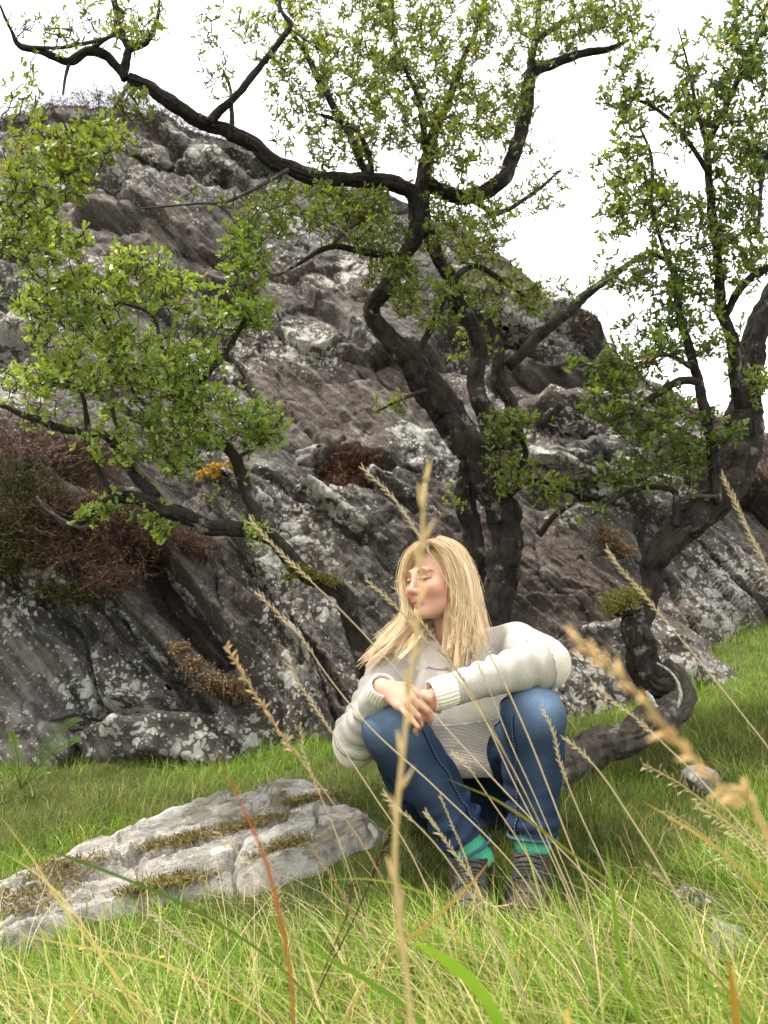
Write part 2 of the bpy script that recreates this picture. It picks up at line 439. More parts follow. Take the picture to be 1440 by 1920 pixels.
# ------------------------------------------------------------------ ground
_gc = [P(540, 1410, 3.6), P(300, 1450, 3.4), P(0, 1470, 3.2), P(-300, 1490, 3.0), P(1345, 1195, 4.6), P(1440, 1160, 4.95), P(1440, 1450, 2.75),
       P(1130, 1465, 2.85), P(1300, 1340, 3.3), P(1440, 1300, 3.7), P(1200, 1600, 2.25), P(1440, 1650, 2.1), P(700, 1440, 3.1), P(900, 1350, 3.75), P(1200, 1330, 3.85), P(1300, 1262, 4.2)]
_gc += [np.array(v, float) for v in ((0.24, 1.92, 0.0), (0.40, 1.97, 0.01), (0.24, 2.52, 0.10), (-0.3, 2.0, -0.02), (-0.9, 2.0, -0.04), (-1.3, 2.4, 0.0), (0.8, 1.7, 0.04), (1.3, 1.5, 0.08),
        (0, 1.3, 0.0), (-1, 1.2, -0.02), (1, 1.0, 0.03), (0, 0.4, 0.0), (0, -2, -0.1), (-3, -1, -0.1), (3, -1, 0.1), (-3.5, 3, 0.05), (3.5, 3, 0.6), (4.5, 6, 1.3), (-4, 6, 0.4), (0, 7, 1.0), (7, 8, 1.8))]
_gc = np.array(_gc)
_K = np.linalg.norm(_gc[:, None, :2] - _gc[None, :, :2], axis=2)
_A = np.block([[_K + 1e-4 * np.eye(len(_gc)), np.ones((len(_gc), 1))], [np.ones((1, len(_gc))), np.zeros((1, 1))]])
_w = np.linalg.solve(_A, np.append(_gc[:, 2], 0))
def G(x, y, bumps=True):
    x = np.asarray(x, float); y = np.asarray(y, float)
    r = np.hypot(x, y - 3); f = np.where(r > 7, 7 / np.maximum(r, 1e-6), 1.0); xx, yy = x * f, 3 + (y - 3) * f
    z = np.full(x.shape, _w[-1])
    for i, g in enumerate(_gc): z = z + _w[i] * np.sqrt((xx - g[0]) ** 2 + (yy - g[1]) ** 2 + 0.01)
    if bumps:
        q = np.stack([x, y, np.zeros_like(x)], -1)
        z = z + (0.018 * fbm(q * 3.1, 3, 41) + 0.010 * vnoise(q * 9, 44)) * np.clip(3 / np.maximum(r, 1), 0, 1)
    return z

ax = np.concatenate([-np.geomspace(300, 3.6, 26), np.linspace(-3.5, 3.9, 180), np.geomspace(4.0, 300, 26)])
ay = np.concatenate([-np.geomspace(300, 0.6, 22), np.linspace(-0.5, 6.2, 170), np.geomspace(6.35, 300, 26)])
gx, gy = np.meshgrid(ax, ay); gz = G(gx, gy)
def gridq(nr, nc):
    i = np.arange(nr - 1)[:, None] * nc + np.arange(nc - 1); return np.stack([i, i + 1, i + nc + 1, i + nc], -1).reshape(-1, 4)
ground = tag(obj('ground', np.stack([gx, gy, gz], -1).reshape(-1, 3), gridq(*gx.shape), M['soil']), kind='structure')

# ------------------------------------------------------------------ rock outcrop: one tall leaning face
def table(px, rows):
    r = np.array(rows, float); return np.interp(px, r[:, 0], r[:, 1]), np.interp(px, r[:, 0], r[:, 2])
NU, NT = 500, 470
U = np.concatenate([np.linspace(-1400, -120, 60, endpoint=False), np.linspace(-120, 1560, NU - 120, endpoint=False), np.linspace(1560, 2600, 60)])
T = np.concatenate([np.linspace(0, 1, NT - 60, endpoint=False), np.linspace(1, 1.8, 60)])
bpy_, bY = table(U, [(-1400, 1500, 2.7), (0, 1475, 3.25), (300, 1450, 3.42), (540, 1412, 3.62), (900, 1360, 3.75), (1100, 1362, 3.72), (1200, 1335, 3.85), (1300, 1268, 4.15), (1400, 1205, 4.55), (1520, 1150, 5.15), (1800, 1110, 5.7), (2600, 1080, 7.0)])
cpy_, cY = table(U, [(-1400, 520, 6.6), (-500, 330, 7.2), (-100, 252, 7.5), (0, 226, 7.5), (100, 192, 7.6), (200, 186, 7.6), (300, 205, 7.6), (340, 236, 7.6), (480, 290, 7.4), (700, 345, 7.1), (875, 418, 6.8),
                          (990, 512, 6.5), (1060, 575, 6.2), (1110, 632, 6.0), (1150, 690, 5.9), (1220, 745, 5.9), (1330, 790, 5.95), (1440, 815, 6.1), (1800, 835, 6.6), (2600, 900, 7.4)])
Bp = np.stack([P(a, b_, y) for a, b_, y in zip(U, bpy_, bY)]); Cp = np.stack([P(a, b_, y) for a, b_, y in zip(U, cpy_, cY)])
Bp[:, 2] -= 0.30
tt = np.clip(T, 0, 1)[:, None]
# profile: the lower cliff is steep, then it leans back
gt = np.interp(T, [0, 0.28, 0.36, 0.7, 1.0], [0, 0.20, 0.31, 0.66, 1.0])[:, None]
RV = np.empty((len(T), len(U), 3))
for k in range(3):
    RV[:, :, k] = Bp[None, :, k] + (Cp - Bp)[None, :, k] * (gt if k == 1 else tt)
over = np.clip(T - 1, 0, None)[:, None]
RV[:, :, 1] += over * 5.0; RV[:, :, 2] -= over ** 2 * 3.0 - over * 0.15
ppx, ppy = proj(RV)
a = RV[:, :, 0]; b_ = np.hypot(RV[:, :, 1] - 3.2, RV[:, :, 2])
ang = R(-38); ca, sa = math.cos(ang), math.sin(ang)
wx = fbm(np.stack([a, b_, a * 0], -1) * 0.8, 3, 3); wy = fbm(np.stack([a, b_, a * 0 + 7], -1) * 0.8, 3, 5)
L1 = (a * ca + b_ * sa) + 0.10 * wx; A1 = (-a * sa + b_ * ca) + 0.10 * wy
face = sstep(-0.02, 0.08, T)[:, None] * (1 - 0.55 * sstep(0.93, 1.05, T)[:, None])
D = np.zeros_like(a); crack = np.zeros_like(a)
for (la, lb, amp, sd_) in ((0.62, 1.5, 0.24, 1), (1.7, 3.6, 0.055, 2), (5.0, 9.5, 0.020, 3), (13, 24, 0.009, 4)):
    (oa, ob, r1, r2, r3), e = cells(L1 * la + 0.15 * fbm(np.stack([a, b_, a * 0], -1) * 2, 2, sd_), A1 * lb + 0.2 * fbm(np.stack([a, b_, a * 0 + 3], -1) * 2, 2, sd_ + 20), sd_)
    D += amp * ((r1 - 0.5) * 1.25 + (r2 - 0.5) * oa * 1.3 + (r3 - 0.35) * ob * 1.6)
    if sd_ <= 3: D -= amp * 0.40 * (1 - sstep(0.0, 0.045, e))
q3 = np.stack([a, b_, a * 0], -1)
rg = 1 - np.abs(fbm(np.stack([L1 * 2.0, A1 * 8, a * 0], -1), 4, 81)); D += 0.12 * fbm(q3 * 0.5, 2, 71) + 0.020 * rg + 0.010 * fbm(q3 * 14, 4, 83, 0.62)
# ledges and overhangs seen on the face: (x0,y0,x1,y1, jut, length above over which it fades, depth of the recess below)
def ledge(x0, y0, x1, y1, jut, up, cut, cutlen):
    dx, dy = x1 - x0, y1 - y0; Lq = math.hypot(dx, dy)
    w = 10 * fbm(np.stack([ppx * 0.015, ppy * 0.015, a * 0], -1), 3, 91)
    s = ((ppx - x0) * dx + (ppy - y0) * dy) / Lq / Lq; n = ((ppx - x0) * -dy + (ppy - y0) * dx) / Lq + w   # n>0 below the line
    if dx < 0: n = -n + 2 * w
    m = sstep(-0.08, 0.08, s) * (1 - sstep(0.92, 1.08, s))
    return m * (jut * sstep(-up, 0, n) * (1 - sstep(0, 7, n)) - cut * sstep(-2, 5, n) * (1 - sstep(cutlen * 0.35, cutlen, n)))
for args in ((850, 570, 1120, 668, 0.16, 90, 0.40, 120), (930, 700, 1130, 770, 0.12, 50, 0.18, 60), (1000, 800, 1210, 870, 0.16, 60, 0.14, 50), (1010, 900, 1250, 905, 0.12, 50, 0.10, 40),
             (330, 345, 445, 365, 0.22, 60, 0.30, 40), (120, 320, 225, 338, 0.18, 60, 0.25, 40), (0, 512, 75, 520, 0.16, 50, 0.30, 40), (-60, 640, 70, 600, 0.05, 60, 0.25, 120),
             (380, 528, 480, 540, 0.10, 50, 0.16, 30), (70, 1345, 260, 1322, 0.05, 30, 0.22, 42), (250, 1330, 390, 1332, 0.06, 30, 0.12, 22),
             (215, 1130, 400, 1345, 0.14, 70, 0.12, 40), (300, 1060, 450, 1250, 0.20, 50, 0.20, 70), (430, 985, 640, 1385, 0.05, 120, 0.07, 24), (560, 520, 700, 640, 0.05, 60, 0.07, 24),
             (560, 1180, 660, 1330, 0.02, 40, 0.10, 20), (600, 840, 740, 860, 0.12, 70, 0.14, 60), (150, 420, 260, 432, 0.10, 40, 0.16, 30), (470, 880, 700, 1010, 0.08, 60, 0.08, 40), (100, 1120, 190, 1200, 0.05, 60, 0.12, 40)):
    D += ledge(*args)
D *= face
nrm = np.array((0.0, -0.86, 0.51))
RV = RV + D[:, :, None] * nrm
lich = 0.30 * (vnoise(np.stack([ppx / 190, ppy / 190, ppx * 0], -1), 97))
for (cx, cy, rx, ry, v) in ((230, 1370, 300, 100, 0.45), (560, 660, 200, 60, 0.6), (600, 1100, 150, 260, 0.15), (1330, 1030, 140, 110, 0.5), (780, 830, 90, 60, 0.8), (560, 930, 160, 90, 0.4),
                            (430, 350, 220, 130, 0.45), (80, 590, 120, 130, 0.6), (1020, 880, 200, 120, 0.4), (1000, 610, 110, 60, 0.5), (640, 760, 130, 110, -0.6), (1050, 1060, 150, 130, -0.5), (250, 1130, 130, 120, -0.2)):
    lich += v * np.exp(-((ppx - cx) / rx) ** 2 - ((ppy - cy) / ry) ** 2)
rock = thing('rock_outcrop', 'tall dark craggy rock face spotted with white lichen rising behind the trees', 'rock', (0, 4.2, 0.3))
rusty = np.zeros_like(a)
for (cx, cy, rx, ry, v) in ((660, 740, 150, 120, 0.9), (1060, 1060, 170, 130, 0.8), (520, 1120, 130, 130, 0.7), (380, 480, 90, 60, 0.5), (1080, 840, 120, 60, 0.7), (320, 1150, 120, 120, 0.4)):
    rusty += v * np.exp(-((ppx - cx) / rx) ** 2 - ((ppy - cy) / ry) ** 2)
rface = obj('rock_face', RV.reshape(-1, 3), gridq(*RV.shape[:2]), M['rock'], rock, True, {'lichen': lich.ravel(), 'rust': rusty.ravel()})
RV_BVH = BVHTree.FromPolygons([tuple(v) for v in RV[::2, ::2].reshape(-1, 3)], [tuple(int(i) for i in q) for q in gridq(*RV[::2, ::2].shape[:2])])
def on_rock(px, py, back=0.0):
    o = Vector((0, 0, CAM_Z)); d = Vector(P(px, py, 5.0)) - o; d.normalize()
    h = RV_BVH.ray_cast(o, d)
    p = h[0] if h[0] is not None else Vector(P(px, py, 6.5))
    return np.array(p - d * back)

def boulder(name, c, size, Rm, seed, parent, mat, h=0.020, n=13, lichen=0.3, rough=0.012, label=None, flat=()):
    """faceted block: the intersection of random half-spaces, roughened"""
    r = np.random.default_rng(seed); size = np.asarray(size, float); e = np.linalg.norm(size)
    v = Vol(-size * 1.25, size * 1.25, h)
    X = np.stack(np.meshgrid(*v.ax, indexing='ij'), -1)
    d = np.full(X.shape[:3], -1.0)
    dirs = r.normal(size=(n, 3)); dirs /= np.linalg.norm(dirs, axis=1)[:, None]
    dirs = np.vstack([dirs, np.eye(3), -np.eye(3)])
    for i, u in enumerate(dirs):
        off = 0.72 + 0.25 * r.random() if i < n else 1.0
        g = u / size; d = np.maximum(d, (X @ g - off * (1 if i < n else 0.97)) / np.linalg.norm(g))
    q = X * 3.0 / max(0.25, e * 0.5) + seed
    d = d + rough * 2.2 * fbm(q, 4, seed) + rough * fbm(np.stack([X[..., 0] * 6, X[..., 1] * 6, X[..., 2] * 40], -1), 3, seed + 2)
    v.F = d.astype(np.float32); V, Q = v.mesh(1)
    V = V @ np.asarray(Rm).T + np.asarray(c)
    o = obj(name, V, Q, mat, parent, True, {'lichen': np.full(len(V), lichen)})
    if label: o['label'] = label
    return o
def rot(rx=0, ry=0, rz=0):
    return np.array(Matrix.Rotation(R(rz), 3, 'Z') @ Matrix.Rotation(R(ry), 3, 'Y') @ Matrix.Rotation(R(rx), 3, 'X'))

# blocks and slabs that stand proud of the face
boulder('boulder', on_rock(330, 1400) + (0, 0.10, -0.02), (0.50, 0.22, 0.17), rot(-18, 4, 8), 3, rock, M['rock'], lichen=0.35, label='low dark foot block with big white lichen rosettes')
boulder('boulder', on_rock(30, 1390) + (-0.05, 0.06, -0.04), (0.30, 0.22, 0.20), rot(-18, 30, -6), 5, rock, M['rock'], lichen=0.35)
boulder('boulder', on_rock(1230, 1215) + (0.02, 0.12, -0.06), (0.42, 0.26, 0.24), rot(-12, 24, 5), 8, rock, M['rock'], lichen=0.25)
boulder('boulder', on_rock(790, 860) + (0, 0.10, 0), (0.30, 0.2, 0.17), rot(-25, 22, 0), 12, rock, M['rock'], lichen=0.7, label='block white with lichen beside the trunk')
boulder('block', on_rock(575, 857) + (0, 0.02, 0), (0.09, 0.07, 0.075), rot(-25, -20, 0), 14, rock, M['stone'], 0.011, lichen=0.3)
for (x, y, s, ry, sd_, l) in ((930, 600, (0.40, 0.30, 0.07), 28, 21, 0.35), (1000, 650, (0.36, 0.30, 0.06), 34, 22, 0.3), (1050, 690, (0.26, 0.26, 0.05), 34, 23, 0.1), (305, 1235, (0.36, 0.10, 0.045), 50, 51, 0.5), (385, 1160, (0.36, 0.10, 0.04), 50, 52, 0.35), (235, 1180, (0.30, 0.09, 0.05), 52, 53, 0.3), (330, 1330, (0.22, 0.08, 0.035), 44, 54, 0.4), (510, 960, (0.34, 0.10, 0.05), 42, 55, 0.6), (640, 960, (0.30, 0.10, 0.05), 40, 56, 0.7), (760, 930, (0.26, 0.1, 0.04), 42, 57, 0.6), (1090, 800, (0.26, 0.16, 0.06), 24, 24, 0.35),
                              (1150, 855, (0.30, 0.18, 0.08), 14, 25, 0.1), (1050, 870, (0.22, 0.16, 0.07), 22, 26, 0.5), (1190, 905, (0.28, 0.16, 0.07), 18, 27, 0.5), (1130, 930, (0.2, 0.14, 0.06), 18, 28, 0.3),
                              (400, 325, (0.34, 0.28, 0.10), 30, 29, 0.3), (260, 300, (0.40, 0.3, 0.12), 30, 30, 0.1), (40, 560, (0.22, 0.2, 0.16), 10, 31, 0.5)):
    boulder('slab', on_rock(x, y) + (0, 0.06, 0), s, rot(-14, ry, 6), sd_, rock, M['rock'], 0.017 if s[0] < 0.35 else 0.02, n=9, lichen=l)

# ------------------------------------------------------------------ pale rock slab in the left foreground
e0, e1 = P(-60, 1785, 1.90), P(765, 1548, 2.46)
ex = unit(e1 - e0); ey = unit(np.cross((0, 0, 1), ex)); ez = np.cross(ex, ey); Ls = np.linalg.norm(e1 - e0)
nu, nv = 300, 190
su, sv_ = np.meshgrid(np.linspace(-0.15, Ls + 0.1, nu), np.linspace(-0.10, 0.86, nv))
q = np.stack([su, sv_, su * 0], -1)
tu = np.clip(su / Ls, 0, 1)
wid = np.interp(tu, [0, 0.25, 0.55, 0.8, 1.0], [0.42, 0.56, 0.70, 0.70, 0.50])
edge = sv_ + 0.05 * fbm(q * 3, 3, 5) + 0.02 * fbm(q * 12, 2, 6)
up = sstep(-0.02, 0.03, edge) * (1 - sstep(wid - 0.22, wid + 0.02, edge)) * sstep(-0.12, 0.1, su + 0.04 * fbm(q * 4, 2, 9)) * (1 - sstep(Ls - 0.12, Ls + 0.06, su))
hh = 0.040 + 0.026 * np.clip(edge / 0.45, 0, 1) * (1 - 0.5 * sstep(0.75, 1.0, tu)) + 0.018 * np.exp(-((tu - 0.62) / 0.25) ** 2 - ((edge - 0.42) / 0.2) ** 2)
st = edge * 12 + su * 1.0 + 1.1 * fbm(q * np.array((1.4, 3, 1)), 3, 12)
stp = np.floor(st); fr = st - stp
step_h = (_h(stp.astype(int), stp.astype(int) * 0, stp.astype(int) * 0, 3) - 0.5) * 0.034 + fr * 0.022
(oa, ob, r1, r2, r3), e = cells(su * 3.0 + 0.2 * fbm(q * 3, 2, 1), edge * 10, 8)
hz = (hh + step_h + 0.040 * ((r1 - 0.5) + (r2 - 0.5) * oa + (r3 - 0.5) * ob) - 0.035 * (1 - sstep(0, 0.09, e)) + 0.016 * fbm(q * np.array((3.5, 28, 1)), 5, 15, 0.62)) * up - 0.06 * (1 - up)
base = e0 + su[..., None] * ex + sv_[..., None] * np.array((ey[0], ey[1], 0))
gzs = G(base[..., 0], base[..., 1], False)
SLV = base.copy(); SLV[..., 2] = gzs + hz + 0.0
slabrock = obj('rock_slab', SLV.reshape(-1, 3), gridq(nv, nu), M['slab'], None, True, {'lichen': np.full(nu * nv, 0.05)}, loc=P(360, 1640, 2.35))
tag(slabrock, 'long pale grey rock slab lying in the grass left of the woman', 'rock')
SL_BVH = BVHTree.FromPolygons([tuple(v) for v in SLV.reshape(-1, 3)], [tuple(int(i) for i in f) for f in gridq(nv, nu)])
def on_slab(px, py):
    o = Vector((0, 0, CAM_Z)); d = (Vector(P(px, py, 3.0)) - o).normalized(); h = SL_BVH.ray_cast(o, d)
    return None if h[0] is None else np.array(h[0])
def slab_top(x, y):
    h = SL_BVH.ray_cast(Vector((x, y, 3)), Vector((0, 0, -1))); return None if h[0] is None else h[0].z

# ------------------------------------------------------------------ loose stones
def on_ground(px, py):
    o = np.array((0, 0, CAM_Z)); lo, hi = 0.4, 8.0
    ys = np.linspace(0.8, 8, 400); pts = np.stack([P(px, py, y) for y in ys]); g = G(pts[:, 0], pts[:, 1])
    i = np.argmax(pts[:, 2] < g); return pts[i] if pts[i, 2] < g[i] else P(px, py, 2.5)
STONES = []
for (px, py, s, sd_, lab) in ((1382, 1800, (0.052, 0.042, 0.042), 41, 'small pale fist-sized stone in the grass at lower right'), (1318, 1480, (0.085, 0.045, 0.05), 42, 'pale lichened stone half sunk in the grassy slope below the curled log'),
                              (1300, 1700, (0.05, 0.035, 0.03), 43, 'dark flat stone sunk in the shaded grass right of the boots')):
    p = on_ground(px, py); STONES.append(p)
    t = thing('stone', lab, 'stone', p); boulder('stone_body', p + (0, 0, s[2] * 0.6), s, rot(0, 20, 30), sd_, t, M['stone'] if sd_ < 43 else M['rock'], 0.006, 10, 0.2, 0.003)
# ------------------------------------------------------------------ hawthorn trees
LT_V = np.array([(0, 0, 0), (0.22, 0.46, 0.05), (-0.25, 0.50, 0.05), (0.10, 0.58, 0.03), (-0.10, 0.60, 0.03), (0.27, 0.86, 0.09), (-0.24, 0.82, 0.08), (0.0, 1.05, 0.10)])
LT_T = np.array([(0, 1, 2), (1, 3, 2), (3, 4, 2), (3, 5, 4), (5, 6, 4), (5, 7, 6)])

def leaf_frames(pos, axis, r):
    n = len(pos)
    a = axis / (np.linalg.norm(axis, axis=1)[:, None] + 1e-9)
    u = r.normal(size=(n, 3)) + np.array((0, 0, 1.1)); u -= a * (u * a).sum(1)[:, None]; u /= np.linalg.norm(u, axis=1)[:, None] + 1e-9
    return np.stack([np.cross(a, u), a, u], -1)          # columns: width, length, normal

def leaves_mesh(pos, axis, size, col, r):
    Fm = leaf_frames(pos, axis, r) * size[:, None, None]
    V = np.einsum('nij,vj->nvi', Fm, LT_V) + pos[:, None]
    T = (LT_T[None] + (np.arange(len(pos)) * len(LT_V))[:, None, None]).reshape(-1, 3)
    return V.reshape(-1, 3), T, np.repeat(col, len(LT_V), 0)

def px_path(rows):
    """rows of (px, py, width in px, Y): world points and radii"""
    pts = np.array([P(a, b, y) for a, b, w, y in rows]); rad = np.array([w * y / FPX / 2 for a, b, w, y in rows])
    return pts, rad

LEAF_ME = []
for k in range(6):
    c = np.array([(0.10, 0.16, 0.028), (0.16, 0.23, 0.04), (0.12, 0.18, 0.035), (0.19, 0.25, 0.05), (0.14, 0.21, 0.035), (0.20, 0.25, 0.045)][k])
    LEAF_ME.append(mesh('leaf', LT_V, LT_T, M['leaf'], True, {'col': np.tile(c, (len(LT_V), 1))}))

def tree(name, label, cat, limbs, blobs, leafcol, seed, leaf_size=0.029, bark='bark', n_parts=300, dens_k=0.66):
    r = np.random.default_rng(seed)
    root = limbs[0]
    p0, _ = px_path(root[1][:1])
    t = thing(name, label, cat, p0[0])
    nodes, nrad = [], []
    for kind, rows in limbs:
        pts, rad = px_path(rows)
        big = rad.max()
        step = 0.011 if big > 0.03 else max(0.012, big * 0.28)
        pr = catmull(np.column_stack([pts, rad]), step)
        path, rr = pr[:, :3].copy(), np.clip(pr[:, 3], 0.0012, None)
        path += (fbm(path * 7, 3, seed + len(nodes))[:, None] * np.array((1, 0.7, 1)) + fbm(path * 7 + 30, 3, seed + 4)[:, None] * np.array((-0.6, 1, 0.8))) * np.minimum(rr, 0.025)[:, None] * 0.5
        V, T, Q = tube(path, rr, 44 if big > 0.03 else (16 if big > 0.012 else 7), (0.15 if big > 0.02 else 0.16) if kind != 'bark_edge' else 0.45, seed + 3, 14 if big > 0.03 else 30, True, 0.20 if big > 0.03 else (0.16 if big > 0.012 else 0))
        V = V + 0; obj(kind, V, [T, Q], M[bark if big > 0.012 else 'twig'] if kind not in ('log', 'bark_edge') else M['bark_log' if kind == 'log' else 'rim'], t)
        keep = rr < 0.05
        if kind != 'log':
            nodes.append(path[keep]); nrad.append(rr[keep])
    N = np.concatenate(nodes); NR = np.concatenate(nrad)
    nodesA = np.zeros((60000, 3)); radA = np.zeros(60000); n = len(N); nodesA[:n] = N; radA[:n] = NR
    # attractors inside the foliage masses
    at = []
    for (px, py, rx, ry, Y, dY, dens, leafy) in blobs:
        m = int(dens * rx * ry / 116.0) + 1
        u = r.normal(size=(m, 3)); u /= np.linalg.norm(u, axis=1)[:, None]; u *= r.random((m, 1)) ** 0.42
        for a in u: at.append((*P(px + a[0] * rx, py + a[1] * ry, Y + a[2] * dY), leafy))
    at = np.array(at)
    d0 = np.array([np.min(((nodesA[:n] - a[:3]) ** 2).sum(1)) for a in at]); at = at[np.argsort(d0)]
    tw = Bag(); LP, LA = [], []
    for a in at:
        tgt, leafy = a[:3], a[3]
        d2 = ((nodesA[:n] - tgt) ** 2).sum(1); i = int(np.argmin(d2)); s = nodesA[i]; L = math.sqrt(d2[i])
        if L < 0.012: continue
        m = max(3, min(14, int(L / 0.022) + 2))
        tt_ = np.linspace(0, 1, m)
        bend = r.normal(size=3) * L * 0.16
        path = s + (tgt - s) * tt_[:, None] + bend * np.sin(tt_ * math.pi)[:, None]
        kink = r.normal(size=(m, 3)) * min(0.014, L * 0.085); kink[0] = 0; path = path + kink
        r0 = min(max(0.0028, 0.0090 * min(1, L / 0.42)), max(radA[i] * 0.85, 0.0028)); rr = r0 + (0.0017 - r0) * tt_
        V, T, Q = tube(path, rr, 4 if r0 > 0.003 else 3, cap=False); tw.add(V, None, Q)
        nodesA[n:n + m - 1] = path[1:]; radA[n:n + m - 1] = rr[1:]; n += m - 1
        # short spurs carrying leaf rosettes
        for j in range(m):
            f = tt_[j]
            if f < 0.25 and L > 0.12: continue
            dirv = unit(r.normal(size=3) + np.array((0, -0.2, 0.5)))
            sp = path[j] + dirv * r.uniform(0.008, 0.03)
            if r.random() < 0.8:
                V, T, Q = tube(np.array([path[j], sp]), (0.0018, 0.0008), 3, cap=False); tw.add(V, None, Q)
            if r.random() < leafy * dens_k:
                k = r.integers(3, 7)
                ax_ = dirv[None] * 0.55 + r.normal(size=(k, 3)) * 0.75 + np.array((0, 0, 0.12))
                LP.append(np.repeat(sp[None], k, 0) + r.normal(size=(k, 3)) * 0.004); LA.append(ax_)
    tw.obj('twigs', M['twig'], t)
    t.children[-1]['kind'] = 'stuff'
    LP = np.concatenate(LP); LA = np.concatenate(LA)
    nL = len(LP)
    size = leaf_size * r.uniform(0.5, 1.2, nL)
    clump = fbm(LP * 2.2, 2, seed + 8)[:, None]; mixv = np.clip(0.5 + 0.5 * clump + 0.28 * r.normal(size=(nL, 1)), 0, 1)
    c = np.array(leafcol[0]) * (1 - mixv) + np.array(leafcol[1]) * mixv
    yel = r.random(nL) < 0.03; c[yel] = np.array((0.26, 0.20, 0.05))
    # the leaves that show largest are parts; the rest is one mass
    px, py = proj(LP); inside = (px > 5) & (px < 1435) & (py > 5) & (py < 1915)
    key = np.where(inside, size / LP[:, 1], 0); order = np.argsort(-key); sel = order[:n_parts]
    rest = np.ones(nL, bool); rest[sel] = False
    Fm = leaf_frames(LP[sel], LA[sel], r)
    for q_, i in enumerate(sel):
        o = bpy.data.objects.new('leaf', LEAF_ME[int(mixv[i, 0] * 2.99) + 3 * (q_ % 2)]); COL.objects.link(o); o.parent = t
        Mx = Matrix.Identity(4)
        for x in range(3):
            for y in range(3): Mx[x][y] = Fm[q_][x, y] * size[i]
            Mx[x][3] = LP[i, x] - WO[t.name][x]
        o.matrix_local = Mx
    V, T, cc = leaves_mesh(LP[rest], LA[rest], size[rest], c[rest], r)
    o = obj('foliage', V, T, M['leaf'], t, True, {'col': cc}); o['kind'] = 'stuff'
    print(name, 'leaves', nL, 'attr', len(at), 'nodes', n)
    return t

